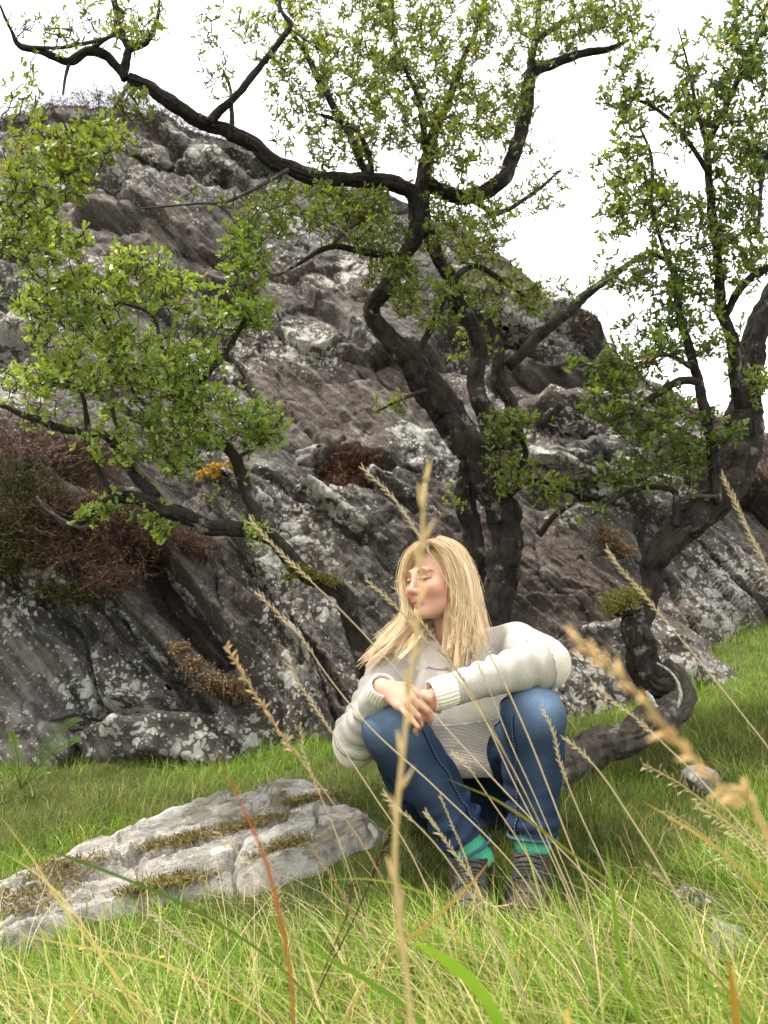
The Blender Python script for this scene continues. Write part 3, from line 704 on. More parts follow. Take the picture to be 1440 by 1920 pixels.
# main hawthorn behind the woman
limbs = [
 ('trunk', [(960, 1345, 81, 3.36), (925, 1210, 70, 3.34), (935, 1100, 62, 3.32), (948, 1010, 59, 3.3), (930, 925, 61, 3.3), (893, 860, 63, 3.3), (858, 800, 63, 3.3), (812, 735, 63, 3.28), (768, 675, 45, 3.25), (733, 635, 36, 3.22), (702, 600, 32, 3.2), (703, 567, 31, 3.2), (732, 530, 32, 3.2), (762, 480, 31, 3.2), (785, 430, 32, 3.18), (775, 375, 32, 3.15), (748, 347, 31, 3.1), (690, 338, 29, 3.05), (610, 334, 29, 2.98), (540, 312, 29, 2.92), (478, 272, 30, 2.86), (425, 246, 29, 2.8), (376, 232, 27, 2.75), (325, 198, 29, 2.7), (280, 165, 26, 2.66), (240, 148, 26, 2.62)]),
 ('stem', [(905, 1340, 62, 3.42), (893, 1210, 48, 3.4), (890, 1090, 39, 3.38), (885, 1010, 39, 3.36), (872, 930, 40, 3.34), (880, 860, 39, 3.34)]),
 ('limb', [(925, 850, 50, 3.36), (918, 800, 39, 3.36), (906, 760, 35, 3.36), (890, 715, 35, 3.36), (896, 665, 32, 3.36), (893, 625, 30, 3.35), (866, 573, 30, 3.34), (845, 530, 29, 3.32), (825, 490, 27, 3.3), (805, 440, 27, 3.26), (795, 390, 29, 3.24), (800, 330, 30, 3.24), (805, 285, 26, 3.24), (818, 235, 20, 3.25), (850, 165, 15, 3.26), (872, 105, 12, 3.27), (895, 45, 9, 3.28), (915, -30, 7, 3.3)]),
 ('stem', [(972, 830, 30, 3.5), (958, 770, 26, 3.5), (938, 710, 24, 3.5), (930, 645, 20, 3.5), (915, 600, 14, 3.5)]),
 ('limb', [(950, 690, 24, 3.5), (985, 655, 22, 3.5), (1028, 612, 21, 3.52), (1075, 575, 20, 3.54), (1112, 545, 18, 3.56), (1150, 515, 15, 3.58), (1185, 488, 10, 3.6), (1215, 470, 6, 3.6)]),
 ('limb', [(800, 345, 30, 3.24), (838, 362, 30, 3.26), (880, 370, 30, 3.28), (922, 352, 30, 3.3), (952, 318, 28, 3.32), (972, 268, 28, 3.34), (986, 210, 28, 3.35), (993, 165, 26, 3.36), (998, 135, 24, 3.36), (1040, 118, 20, 3.36), (1090, 101, 18, 3.36), (1140, 93, 13, 3.36), (1180, 75, 7, 3.36)]),
 ('branch', [(998, 135, 20, 3.36), (1003, 80, 14, 3.36), (1010, 20, 11, 3.36), (1020, -50, 8, 3.36)]),
 ('branch', [(1003, 80, 12, 3.36), (1040, 50, 11, 3.4), (1080, 30, 10, 3.4), (1140, 10, 7, 3.4)]),
 ('branch', [(800, 275, 16, 3.24), (790, 210, 13, 3.2), (772, 150, 10, 3.18), (742, 90, 8, 3.16), (735, 10, 6, 3.15), (730, -40, 5, 3.15)]),
 ('branch', [(240, 148, 22, 2.62), (226, 125, 20, 2.6), (200, 102, 20, 2.58), (165, 96, 20, 2.56), (130, 115, 17, 2.54), (82, 96, 15, 2.52), (37, 86, 12, 2.5), (20, 55, 7, 2.48), (0, 10, 5, 2.46)]),
 ('branch', [(232, 140, 20, 2.62), (238, 100, 17, 2.6), (240, 92, 16, 2.6), (222, 40, 14, 2.58), (208, -20, 12, 2.56)]),
 ('branch', [(240, 95, 14, 2.6), (275, 78, 12, 2.6), (292, 45, 9, 2.6), (298, 0, 6, 2.6)]),
 ('branch', [(165, 96, 9, 2.56), (225, 55, 8, 2.5), (205, 70, 7, 2.5), (120, 88, 8, 2.5), (55, 88, 7, 2.5)]),
 ('branch', [(130, 117, 9, 2.54), (122, 145, 7, 2.54), (118, 178, 4, 2.54)]),
 ('branch', [(395, 228, 22, 2.75), (412, 208, 17, 2.74), (450, 170, 15, 2.72), (492, 118, 14, 2.7), (530, 70, 13, 2.68), (545, 48, 11, 2.68), (528, 20, 9, 2.68), (522, -20, 8, 2.68)]),
 ('branch', [(436, 242, 12, 2.8), (433, 200, 9, 2.78), (430, 160, 6, 2.76), (418, 130, 4, 2.76)]),
 ('branch', [(690, 335, 18, 3.1), (655, 250, 16, 3.1), (620, 185, 15, 3.1), (585, 125, 15, 3.1), (570, 95, 11, 3.1), (545, 60, 6, 3.1)]),
 ('branch', [(700, 340, 14, 3.05), (690, 290, 12, 3.0), (660, 240, 10, 2.98), (600, 215, 7, 2.95)]),
 ('branch', [(760, 480, 16, 3.2), (690, 475, 13, 3.1), (640, 462, 12, 3.05), (608, 466, 11, 3.0), (560, 495, 8, 2.98), (522, 516, 5, 2.96)]),
 ('branch', [(620, 462, 9, 3.02), (650, 430, 8, 3.0), (700, 405, 7, 3.0)]),
 ('branch', [(540, 318, 10, 2.9), (480, 352, 8, 2.85), (420, 380, 7, 2.8), (370, 382, 5, 2.8), (255, 392, 3, 2.78)]),
 ('branch', [(240, 160, 10, 2.6), (215, 200, 8, 2.5), (190, 245, 7, 2.4), (140, 280, 5, 2.32)]),
 ('branch', [(880, 370, 14, 3.3), (930, 400, 10, 3.4), (990, 370, 8, 3.5), (1050, 320, 5, 3.55)]),
 ('branch', [(845, 540, 16, 3.32), (880, 500, 12, 3.4), (930, 520, 9, 3.45), (990, 560, 6, 3.5)]),
 ('branch', [(955, 925, 14, 3.25), (985, 850, 11, 3.2), (960, 810, 9, 3.15), (925, 785, 7, 3.1)]),
 ('branch', [(950, 930, 12, 3.25), (1000, 900, 9, 3.2), (1060, 920, 8, 3.15), (1125, 935, 7, 3.12)]),
 ('branch', [(1010, 1005, 14, 3.3), (1050, 960, 10, 3.28), (1075, 945, 5, 3.28)]),
 ('branch', [(800, 735, 12, 3.2), (760, 745, 7, 3.12), (700, 775, 4, 3.08)]),
 ('branch', [(840, 540, 20, 3.3), (815, 600, 14, 3.25), (785, 660, 14, 3.24), (778, 680, 16, 3.24)]),
 ('branch_stub', [(1012, 800, 17, 3.4), (1040, 775, 15, 3.38), (1052, 758, 15, 3.37)]),
]
blobs = [  # px, py, rx, ry, Y, dY, density, leafiness
 (620, 70, 170, 110, 3.05, 0.4, 1.25, .85), (790, 60, 150, 110, 3.2, 0.45, 1.3, .95), (1000, 45, 180, 85, 3.35, 0.4, 1.5, 1), (1150, 15, 95, 60, 3.35, 0.3, 1.5, 1),
 (720, 190, 140, 110, 3.15, 0.45, 1.35, .95), (860, 230, 120, 130, 3.2, 0.4, 1.5, 1), (965, 190, 60, 90, 3.35, 0.3, 1.2, .9), (560, 190, 80, 80, 2.95, 0.3, 0.9, .8),
 (620, 280, 110, 60, 3.0, 0.3, 1.0, .9), (590, 395, 140, 60, 3.0, 0.3, 1.7, 1), (700, 430, 90, 60, 3.1, 0.3, 1.6, 1), (480, 440, 60, 40, 2.95, .2, 1.3, 1), (740, 530, 60, 70, 3.1, 0.2, 1.6, 1), (815, 560, 80, 60, 3.25, 0.25, 1.5, 1),
 (860, 420, 90, 90, 3.25, 0.35, 1.6, 1), (930, 540, 100, 60, 3.45, 0.3, 1.5, .9), (1010, 560, 60, 45, 3.55, 0.2, 1.3, .8), (1000, 350, 100, 100, 3.5, 0.3, 0.9, .4), (920, 440, 60, 70, 3.4, .3, 1.1, .6), (880, 650, 60, 40, 3.6, .2, .9, .9),
 (250, 50, 75, 60, 2.58, 0.25, 1.1, .6), (110, 50, 100, 70, 2.5, 0.25, 0.7, .35), (40, 200, 40, 70, 2.45, 0.2, 0.6, .7), (400, 60, 70, 60, 2.7, 0.2, 0.6, .3), (420, 150, 60, 50, 2.75, .2, .6, .35),
 (190, 270, 70, 50, 2.4, 0.2, 1.7, 1), (130, 320, 70, 60, 2.3, 0.2, 1.5, 1), (60, 330, 80, 100, 2.25, 0.25, 1.2, 1), (30, 440, 70, 70, 2.3, .2, 1.0, 1), (250, 200, 50, 40, 2.55, 0.15, .9, .8), (400, 380, 80, 25, 2.8, .15, .6, .25),
 (935, 805, 48, 40, 3.1, 0.15, 2.3, 1), (985, 790, 45, 30, 3.12, 0.12, 2.2, 1), (955, 880, 50, 60, 3.15, 0.12, 2.0, 1), (1040, 925, 60, 30, 3.12, 0.12, 1.6, 1), (720, 768, 45, 18, 3.1, 0.08, 1.6, 1), (855, 935, 18, 40, 3.3, 0.08, 1.4, 1), (1100, 545, 70, 60, 3.6, .15, .6, .35), (690, 375, 60, 40, 3.0, .2, 1.4, 1)]
tree('hawthorn_tree', 'large gnarled hawthorn with twin trunk standing right behind the woman', 'tree', limbs, blobs, ((0.085, 0.13, 0.022), (0.22, 0.26, 0.045)), 21, 0.026, dens_k=0.82)

# low hawthorn whose mossy bough reaches left across the rock
limbs = [
 ('trunk', [(740, 1400, 46, 3.15), (700, 1290, 36, 3.1), (668, 1190, 32, 3.05), (652, 1130, 32, 3.0), (618, 1100, 34, 2.97), (575, 1082, 32, 2.95), (548, 1058, 29, 2.94), (520, 1020, 27, 2.93), (480, 995, 27, 2.92), (430, 992, 29, 2.9), (380, 985, 29, 2.88), (340, 970, 30, 2.86), (300, 948, 29, 2.84), (270, 930, 26, 2.82), (215, 935, 18, 2.8), (175, 960, 14, 2.78), (130, 985, 11, 2.76), (70, 940, 7, 2.74)]),
 ('limb', [(478, 990, 26, 2.92), (470, 950, 24, 2.92), (455, 890, 24, 2.92), (440, 855, 22, 2.9), (410, 825, 20, 2.9), (372, 775, 19, 2.88), (335, 742, 17, 2.86), (300, 720, 12, 2.84), (250, 690, 8, 2.82)]),
 ('branch', [(335, 742, 14, 2.86), (375, 715, 12, 2.86), (420, 660, 12, 2.86), (450, 620, 11, 2.86), (468, 575, 8, 2.86), (455, 520, 6, 2.86), (448, 470, 5, 2.86)]),
 ('branch', [(320, 735, 12, 2.86), (315, 680, 10, 2.82), (300, 640, 8, 2.8), (285, 590, 7, 2.78), (220, 565, 5, 2.76)]),
 ('limb', [(285, 935, 26, 2.84), (255, 900, 20, 2.84), (225, 850, 19, 2.82), (195, 815, 18, 2.8), (150, 810, 17, 2.78), (100, 800, 15, 2.74), (60, 780, 13, 2.72), (10, 760, 10, 2.7), (-40, 745, 8, 2.68)]),
 ('branch', [(210, 925, 13, 2.8), (185, 885, 11, 2.8), (166, 810, 12, 2.78), (160, 760, 9, 2.76), (150, 730, 6, 2.76)]),
 ('branch', [(250, 890, 11, 2.84), (215, 790, 9, 2.8), (210, 730, 7, 2.78), (230, 690, 5, 2.78)]),
 ('branch', [(330, 890, 10, 2.86), (285, 820, 9, 2.84), (280, 775, 8, 2.82), (240, 720, 6, 2.8), (235, 680, 5, 2.8)]),
 ('branch', [(440, 860, 9, 2.9), (490, 830, 7, 2.88), (530, 780, 5, 2.86)]),
 ('branch', [(186, 572, 5, 2.7), (100, 566, 5, 2.66), (10, 556, 4, 2.62)]),
 ('branch', [(240, 680, 7, 2.8), (200, 610, 7, 2.75), (186, 572, 6, 2.7), (165, 500, 4, 2.68)]),
 ('branch', [(165, 500, 5, 2.68), (95, 530, 5, 2.6), (45, 480, 5, 2.55), (20, 380, 4, 2.5)]),
 ('branch', [(165, 980, 8, 2.78), (150, 990, 8, 2.76), (95, 960, 6, 2.74), (70, 930, 4, 2.74)]),
]
blobs = [
 (120, 560, 140, 55, 2.65, 0.2, 2.0, 1), (260, 520, 80, 60, 2.72, 0.2, 1.9, 1), (455, 490, 50, 85, 2.85, 0.15, 1.9, 1), (480, 600, 45, 40, 2.85, 0.15, 2.1, 1), (410, 600, 50, 40, 2.84, .15, 1.8, 1), (90, 715, 110, 50, 2.7, 0.2, 1.9, 1), (270, 690, 110, 100, 2.78, 0.25, 1.9, 1),
 (150, 640, 100, 60, 2.7, 0.2, 1.7, 1), (400, 770, 100, 90, 2.85, 0.2, 1.5, .8), (490, 800, 55, 55, 2.86, 0.12, 2.2, 1), (220, 820, 110, 60, 2.8, 0.2, 1.5, .7), (320, 850, 90, 60, 2.84, 0.2, 1.6, .7), (200, 960, 75, 30, 2.8, 0.1, 1.3, .9),
 (80, 450, 100, 60, 2.55, 0.2, 1.3, 1), (330, 560, 60, 50, 2.8, .15, 1.6, 1), (360, 670, 70, 50, 2.84, .15, 1.6, 1), (470, 1000, 35, 30, 2.9, .1, 1.6, .9), (290, 985, 40, 25, 2.85, .08, 1.4, 1), (60, 790, 60, 30, 2.7, .1, 1.2, .5), (420, 930, 60, 50, 2.9, .12, 1.2, .15), (330, 780, 60, 60, 2.82, .2, 1.2, .9)]
tree('hawthorn_tree', 'low spreading hawthorn with bright green leaves reaching left across the rock', 'tree', limbs, blobs, ((0.15, 0.235, 0.035), (0.31, 0.39, 0.085)), 33)

# right hawthorn: its bole lies on the grass, curls up and rises at the picture's edge
limbs = [
 ('log', [(880, 1530, 75, 2.62), (960, 1490, 77, 2.68), (1075, 1432, 75, 2.78), (1130, 1403, 65, 2.82), (1185, 1374, 57, 2.86), (1238, 1344, 61, 2.9), (1272, 1318, 48, 2.95), (1272, 1280, 40, 3.0), (1240, 1262, 46, 3.0)]),
 ('trunk', [(1256, 1296, 39, 2.98), (1226, 1288, 48, 2.98), (1208, 1252, 54, 2.98), (1196, 1208, 54, 2.98), (1191, 1168, 51, 2.98), (1208, 1134, 45, 2.98), (1222, 1095, 40, 2.98), (1222, 1055, 43, 2.98), (1245, 1018, 51, 2.98), (1290, 975, 57, 3.0), (1335, 935, 62, 3.02), (1372, 890, 68, 3.04), (1390, 830, 68, 3.06), (1400, 770, 62, 3.08), (1405, 700, 48, 3.1), (1412, 650, 45, 3.1), (1428, 590, 39, 3.1), (1460, 530, 34, 3.1)]),
 ('moss_stub', [(1200, 1128, 40, 2.97), (1172, 1135, 36, 2.95), (1148, 1130, 22, 2.94)]),
 ('bark_edge', [(1232, 1243, 3, 2.92), (1254, 1256, 5, 2.895), (1273, 1282, 5, 2.885), (1276, 1311, 6, 2.875), (1262, 1333, 6, 2.865), (1243, 1335, 6, 2.865), (1228, 1320, 8, 2.875), (1220, 1306, 9, 2.89), (1212, 1296, 5, 2.91)]),
 ('limb', [(1338, 945, 24, 2.95), (1340, 900, 22, 2.94), (1336, 840, 20, 2.92), (1325, 775, 20, 2.9), (1312, 720, 18, 2.9), (1300, 680, 18, 2.88), (1285, 630, 16, 2.86), (1272, 580, 14, 2.84), (1268, 530, 12, 2.82), (1255, 495, 9, 2.8), (1220, 475, 7, 2.8)]),
 ('limb', [(1392, 760, 30, 3.0), (1382, 710, 26, 2.95), (1370, 640, 24, 2.92), (1352, 575, 22, 2.9), (1345, 520, 20, 2.88), (1340, 450, 18, 2.86), (1332, 390, 16, 2.84), (1326, 320, 15, 2.82), (1328, 265, 14, 2.8), (1355, 210, 13, 2.78), (1378, 160, 12, 2.76), (1405, 100, 10, 2.74), (1430, 40, 8, 2.72), (1445, -20, 7, 2.7)]),
 ('branch', [(1358, 600, 14, 2.9), (1385, 545, 16, 2.86), (1415, 515, 16, 2.84), (1450, 498, 14, 2.82)]),
 ('branch', [(1312, 715, 16, 2.9), (1275, 715, 15, 2.86), (1235, 735, 13, 2.84), (1200, 760, 11, 2.82), (1165, 780, 6, 2.8)]),
 ('branch', [(1300, 690, 10, 2.88), (1250, 665, 9, 2.82), (1190, 690, 7, 2.8), (1130, 705, 4, 2.78)]),
 ('branch', [(1265, 985, 16, 2.95), (1268, 950, 14, 2.94), (1262, 920, 12, 2.92), (1210, 915, 9, 2.9), (1165, 928, 7, 2.88), (1110, 966, 4, 2.86)]),
 ('branch', [(1275, 935, 10, 2.92), (1310, 930, 9, 2.92), (1345, 930, 8, 2.9)]),
 ('branch', [(1330, 330, 10, 2.82), (1280, 250, 9, 2.75), (1225, 200, 8, 2.7), (1170, 180, 5, 2.66)]),
 ('branch', [(1268, 530, 9, 2.82), (1225, 400, 8, 2.75), (1222, 300, 7, 2.72), (1200, 240, 5, 2.7)]),
 ('branch', [(1326, 280, 9, 2.8), (1310, 220, 8, 2.76), (1290, 120, 5, 2.74), (1270, 50, 3, 2.72)]),
 ('branch', [(1452, 300, 14, 2.7), (1420, 280, 12, 2.7), (1395, 260, 8, 2.7)]),
 ('branch', [(1450, 260, 10, 2.8), (1430, 330, 9, 2.8), (1420, 420, 7, 2.8)]),
]
blobs = [
 (1150, 700, 85, 45, 2.8, 0.15, 2.0, 1), (1230, 640, 90, 75, 2.82, 0.2, 1.6, 1), (1140, 755, 60, 40, 2.8, .12, 1.6, 1), (1170, 330, 55, 85, 2.68, 0.15, 1.8, 1), (1180, 190, 50, 60, 2.66, .15, 1.9, 1), (1180, 100, 40, 50, 2.68, .15, 1.3, .9), (1310, 220, 80, 100, 2.75, 0.2, 1.5, 1), (1395, 110, 75, 120, 2.72, 0.2, 1.8, 1),
 (1400, 300, 65, 130, 2.75, 0.2, 1.6, 1), (1235, 400, 75, 80, 2.72, 0.18, 1.6, 1), (1150, 420, 40, 40, 2.7, .1, 1.5, 1), (1260, 510, 85, 70, 2.8, 0.2, 1.5, 1), (1340, 440, 90, 110, 2.82, 0.2, 1.5, 1), (1400, 480, 60, 90, 2.82, 0.15, 1.3, 1), (1290, 580, 60, 60, 2.8, .15, 1.4, .9), (1170, 520, 60, 40, 2.8, .12, 1.1, .9),
 (1230, 790, 100, 70, 2.84, 0.15, 1.5, 1), (1260, 870, 85, 45, 2.9, 0.15, 1.5, 1), (1170, 890, 55, 40, 2.88, 0.1, 1.4, .9), (1120, 960, 25, 20, 2.86, .06, 1.2, 1), (1330, 820, 70, 60, 2.9, .15, 1.1, .8), (1425, 730, 30, 45, 2.95, 0.1, 1.6, 1), (1285, 90, 30, 60, 2.72, .1, .7, .6), (1345, 640, 60, 60, 2.9, .15, 1.1, .9)]
tree('hawthorn_tree', 'right hand hawthorn whose bole lies on the grass then curls upward', 'tree', limbs, blobs, ((0.07, 0.115, 0.025), (0.18, 0.23, 0.04)), 47)
# ------------------------------------------------------------------ the woman
b = NB('skin'); b.b.inputs['Subsurface Weight'].default_value = 0.15; b.b.inputs['Subsurface Radius'].default_value = (0.010, 0.004, 0.002); b.b.inputs['Subsurface Scale'].default_value = 0.6
M['skin'] = b.done(b.attr('col'), 0.5, 0.35, b.bump(b.noise(260, 3), 0.12, 0.001))
b = NB('eyebrow_hair'); M['brow'] = b.done((0.20, 0.11, 0.055), 0.9, 0.05)
b = NB('eyelash'); M['lash'] = b.done((0.05, 0.028, 0.02), 0.8, 0.1)
b = NB('lid_crease'); M['crease'] = b.done((0.26, 0.12, 0.085), 0.8, 0.1)
b = NB('mouth_line'); M['mouth'] = b.done((0.16, 0.035, 0.035), 0.7, 0.1)
b = NB('knit')
uv = b.attr('knit', 'Vector')
w1 = b.n('TexWave', Vector=b.mapv(uv, sc=(1, 1, 1)), Scale=1.0, Distortion=0.0, Detail=0.0); w1.bands_direction = 'X'; w1.wave_type = 'BANDS'; w1.inputs['Detail Scale'].default_value = 2.0
kamp = b.n('SeparateXYZ', Vector=uv).outputs['Z']
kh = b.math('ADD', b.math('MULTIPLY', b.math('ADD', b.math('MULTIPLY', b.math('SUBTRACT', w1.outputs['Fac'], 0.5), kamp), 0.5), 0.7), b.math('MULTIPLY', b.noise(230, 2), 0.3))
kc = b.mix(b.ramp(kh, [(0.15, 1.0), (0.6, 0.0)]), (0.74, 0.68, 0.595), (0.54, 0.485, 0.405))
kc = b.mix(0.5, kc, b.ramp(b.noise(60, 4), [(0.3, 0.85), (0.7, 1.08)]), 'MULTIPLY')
b.b.inputs['Sheen Weight'].default_value = 0.15
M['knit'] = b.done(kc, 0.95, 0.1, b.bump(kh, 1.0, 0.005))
b = NB('denim')
fade_lit = b.attr('fade_lit', 'Fac')
dc = b.mix(fade_lit, (0.009, 0.018, 0.042), (0.15, 0.22, 0.32))  # worn pale denim, with light on the knee tops painted into it
dc = b.mix(0.6, dc, b.ramp(b.noise(420, 3, 0.7, b.mapv(rot=(0, R(35), 0), sc=(1, 1, 0.25))), [(0.3, 0.65), (0.7, 1.35)]), 'MULTIPLY')
M['denim'] = b.done(dc, 0.88, 0.15, b.bump(b.noise(300, 3), 0.4, 0.002))
b = NB('seam_thread'); M['thread'] = b.done((0.12, 0.15, 0.22), 0.8)
b = NB('sock_knit'); M['sock'] = b.done(b.mix(b.noise(120, 3), (0.05, 0.30, 0.17), (0.09, 0.45, 0.27)), 0.95, 0.1)
b = NB('boot_nubuck'); M['boot'] = b.done(b.ramp(b.noise(30, 6, 0.65), [(0.3, (0.024, 0.019, 0.015)), (0.7, (0.085, 0.068, 0.052))]), 0.85, 0.2, b.bump(b.noise(140, 4), 0.4, 0.002))
b = NB('boot_dark'); M['bootdark'] = b.done(b.ramp(b.noise(60, 4), [(0.3, (0.015, 0.016, 0.015)), (0.7, (0.05, 0.048, 0.044))]), 0.8, 0.25)
b = NB('boot_sole'); M['sole'] = b.done((0.02, 0.02, 0.02), 0.8, 0.2, b.bump(b.noise(60, 2), 0.4, 0.004))
b = NB('lace'); M['lace'] = b.done((0.05, 0.052, 0.045), 0.9)
b = NB('hair'); b.b.inputs['Anisotropic'].default_value = 0.3
M['hair'] = b.leafy(b.attr('col'), 0.18, 0.42, 0.45, (1.1, 1.0, 0.8))
b = NB('hair_tie_dark'); M['hairunder'] = b.done(b.mix(b.noise(90, 4, 0.6, b.mapv(sc=(1, 1, 0.08))), (0.26, 0.155, 0.07), (0.42, 0.27, 0.12)), 0.7, 0.2)

headC = P(822, 1087, 2.34)
neckB = P(848, 1190, 2.42)
shR, shL = P(735, 1258, 2.40), P(968, 1213, 2.40)
elR, elL = P(668, 1385, 2.24), P(1022, 1240, 2.10)
wrR, wrL = P(716, 1291, 2.03), P(822, 1301, 2.02)
hipR, hipL = P(800, 1485, 2.50), P(945, 1485, 2.50)
knR, knL = P(740, 1362, 2.10), P(1002, 1338, 2.10)
anR, anL = P(878, 1588, 2.14), P(998, 1578, 2.14)
pel = (hipR + hipL) / 2 + (0, 0.02, 0.02)
chest = (shR + shL) / 2 * 0.62 + pel * 0.38
person = thing('person', 'woman in cream knit jumper and blue jeans sitting low with face turned aside', 'person', (pel[0], 2.3, 0.0))

# head axes: face looks to the picture's left and a little towards the camera
yaw = R(-50); pitch_ = R(2); roll = R(-4)
HM = np.array(Matrix.Rotation(yaw, 3, 'Z') @ Matrix.Rotation(roll, 3, 'Y') @ Matrix.Rotation(pitch_, 3, 'X'))   # local x right, -y face, z up
HS = 1.0
def hd(x, y, z): return headC + HM @ (np.array((x, y, z)) * HS)

def build_body():
    lo = np.array((-0.24, 1.80, -0.02)); hi = np.array((0.62, 2.72, 1.02))
    v = Vol(lo, hi, 0.0036)
    E = lambda c, r, k=0.012, sub=False: v.ell(hd(*c), np.array(r) * HS, k, HM, sub)
    Cc = lambda a, b_, ra, rb, k=0.010, sub=False: v.cap(hd(*a), hd(*b_), ra * HS, rb * HS, k, sub)
    # torso, limbs inside the clothes
    v.chain([pel + (0, 0.05, 0), chest + (0, 0.02, 0), neckB + (0, 0.01, -0.05)], [0.075, 0.09, 0.05], 0.04)
    v.chain([shR, neckB + (0, 0.01, -0.08), shL], [0.045, 0.045, 0.045], 0.03)
    v.chain([shR, elR, wrR], [0.042, 0.034, 0.024], 0.02); v.chain([shL, elL, wrL], [0.042, 0.034, 0.024], 0.02)
    v.chain([hipR, knR, anR], [0.07, 0.048, 0.033], 0.02); v.chain([hipL, knL, anL], [0.07, 0.048, 0.033], 0.02)
    v.chain([anR, anR + (0, -0.03, -0.07)], [0.034, 0.026], 0.02); v.chain([anL, anL + (0, -0.03, -0.07)], [0.034, 0.026], 0.02)
    # neck
    v.chain([neckB + (0, 0.0, -0.02), hd(0, 0.035, -0.05)], [0.054, 0.048], 0.03)
    # head
    E((0, 0.018, 0.035), (0.073, 0.090, 0.083)); E((0, -0.030, -0.022), (0.061, 0.064, 0.090), 0.02)
    E((0, -0.043, -0.072), (0.040, 0.041, 0.034), 0.02); Cc((-0.009, -0.080, -0.098), (0.009, -0.080, -0.098), 0.0125, 0.0125, 0.02)
    for s in (-1, 1):
        E((s * 0.037, -0.062, -0.030), (0.026, 0.026, 0.024), 0.02); Cc((s * 0.046, -0.01, -0.064), (s * 0.014, -0.066, -0.095), 0.014, 0.012, 0.02)
    Cc((-0.034, -0.082, 0.018), (0.034, -0.082, 0.018), 0.009, 0.009, 0.02)
    for s in (-1, 1): E((s * 0.031, -0.097, -0.001), (0.017, 0.013, 0.012), 0.010, True)
    for s in (-1, 1): E((s * 0.031, -0.078, -0.002), (0.0145, 0.0125, 0.0115), 0.004)
    for s in (-1, 1): Cc((s * 0.045, -0.080, -0.008), (s * 0.018, -0.0915, -0.009), 0.0022, 0.0022, 0.003)   # lower lids
    for s in (-1, 1): Cc((s * 0.047, -0.078, 0.002), (s * 0.017, -0.090, 0.001), 0.0032, 0.0032, 0.003)
    Cc((0, -0.090, 0.008), (0, -0.109, -0.032), 0.0080, 0.0095, 0.012); Cc((0, -0.110, -0.035), (0, -0.104, -0.043), 0.0095, 0.006, 0.006)
    for s in (-1, 1): E((s * 0.0115, -0.101, -0.038), (0.0085, 0.011, 0.008), 0.006)
    for s in (-1, 1): E((s * 0.0065, -0.106, -0.046), (0.004, 0.005, 0.003), 0.002, True)
    Cc((-0.006, -0.094, -0.056), (0.006, -0.094, -0.056), 0.005, 0.005, 0.012)
    for s in (-1, 1):
        Cc((0, -0.0975, -0.0635), (s * 0.021, -0.084, -0.068), 0.0058, 0.0028, 0.004); Cc((0, -0.0960, -0.0745), (s * 0.019, -0.084, -0.070), 0.0068, 0.003, 0.004)
        Cc((0, -0.104, -0.0690), (s * 0.022, -0.089, -0.0690), 0.0016, 0.0012, 0.002, True)
    for s in (-1, 1): E((s * 0.072, 0.012, -0.012), (0.009, 0.020, 0.030), 0.008)
    # hands
    def hand(w, f, nb, side, curls, scale=1.0, spread=0.10, thumb=(0.6, 0.5)):
        """f: knuckle direction, nb: out of the back of the hand, side: +1 when the index lies along f x nb"""
        f = unit(f); nb = unit(nb - f * np.dot(nb, f)); s = np.cross(f, nb) * side
        kn = [w + scale * (f * a + s * c) for a, c in ((0.083, 0.030), (0.088, 0.010), (0.083, -0.010), (0.074, -0.028))]
        v.chain([w - f * 0.006, w + f * 0.015], [0.022 * scale, 0.023 * scale], 0.01)
        for q in kn: v.cap(w + (q - w) * 0.15, q - f * 0.004, 0.0165 * scale, 0.0115 * scale, 0.012)
        v.cap(w + f * 0.03 * scale - nb * 0.006, w + f * 0.06 * scale - nb * 0.006, 0.022 * scale, 0.018 * scale, 0.012)
        Ls_ = ((0.043, 0.026, 0.021), (0.047, 0.029, 0.022), (0.044, 0.027, 0.021), (0.035, 0.021, 0.019))
        for i, q in enumerate(kn):
            d = unit(f + s * spread * (1.5 - i) * 0.6); p = q; rad = (0.0098, 0.0098, 0.0094, 0.0084)[i] * scale; th = 0
            for j in range(3):
                th += curls[i][j]; dd = d * math.cos(th) - nb * math.sin(th); p2 = p + dd * Ls_[i][j] * scale
                v.cap(p, p2, rad, rad * 0.88, 0.0022 if j else 0.005); rad *= 0.9; p = p2
        d = unit(f * thumb[0] + s * 0.75 - nb * thumb[1] * 0.6); p = w + scale * (f * 0.022 + s * 0.018)
        p2 = p + d * 0.040 * scale; v.cap(p, p2, 0.0155 * scale, 0.0120 * scale, 0.010)
        d = unit(f * (thumb[0] + 0.35) + s * 0.25 - nb * thumb[1]); p3 = p2 + d * 0.030 * scale; v.cap(p2, p3, 0.0115 * scale, 0.0098 * scale, 0.004)
        d = unit(f + s * 0.05 - nb * thumb[1]); v.cap(p3, p3 + d * 0.024 * scale, 0.0098 * scale, 0.0080 * scale, 0.003)
    # her right hand drapes over the knee, back to the viewer, fingers hanging towards the picture's right
    hand(wrR, P(778, 1320, 1.985) - wrR, np.array((0.10, -0.80, 0.60)), -1, ((0.35, 0.55, 0.4), (0.50, 0.75, 0.5), (0.55, 0.80, 0.5), (0.05, 0.15, 0.15)), 0.95, 0.35)
    # her left hand lies under it, fingers pointing down past the knee
    hand(wrL + (0.0, 0.012, -0.006), P(768, 1338, 2.03) - wrL, np.array((0.15, -0.75, 0.65)), 1, ((0.8, 0.9, 0.6), (0.8, 0.9, 0.6), (0.8, 0.9, 0.6), (0.55, 0.7, 0.5)), 0.92, 0.35)
    V, Q = v.mesh(1)
    L = (V - headC) @ HM / HS
    x, y, z = L.T; head = (np.linalg.norm(L, axis=1) < 0.19)
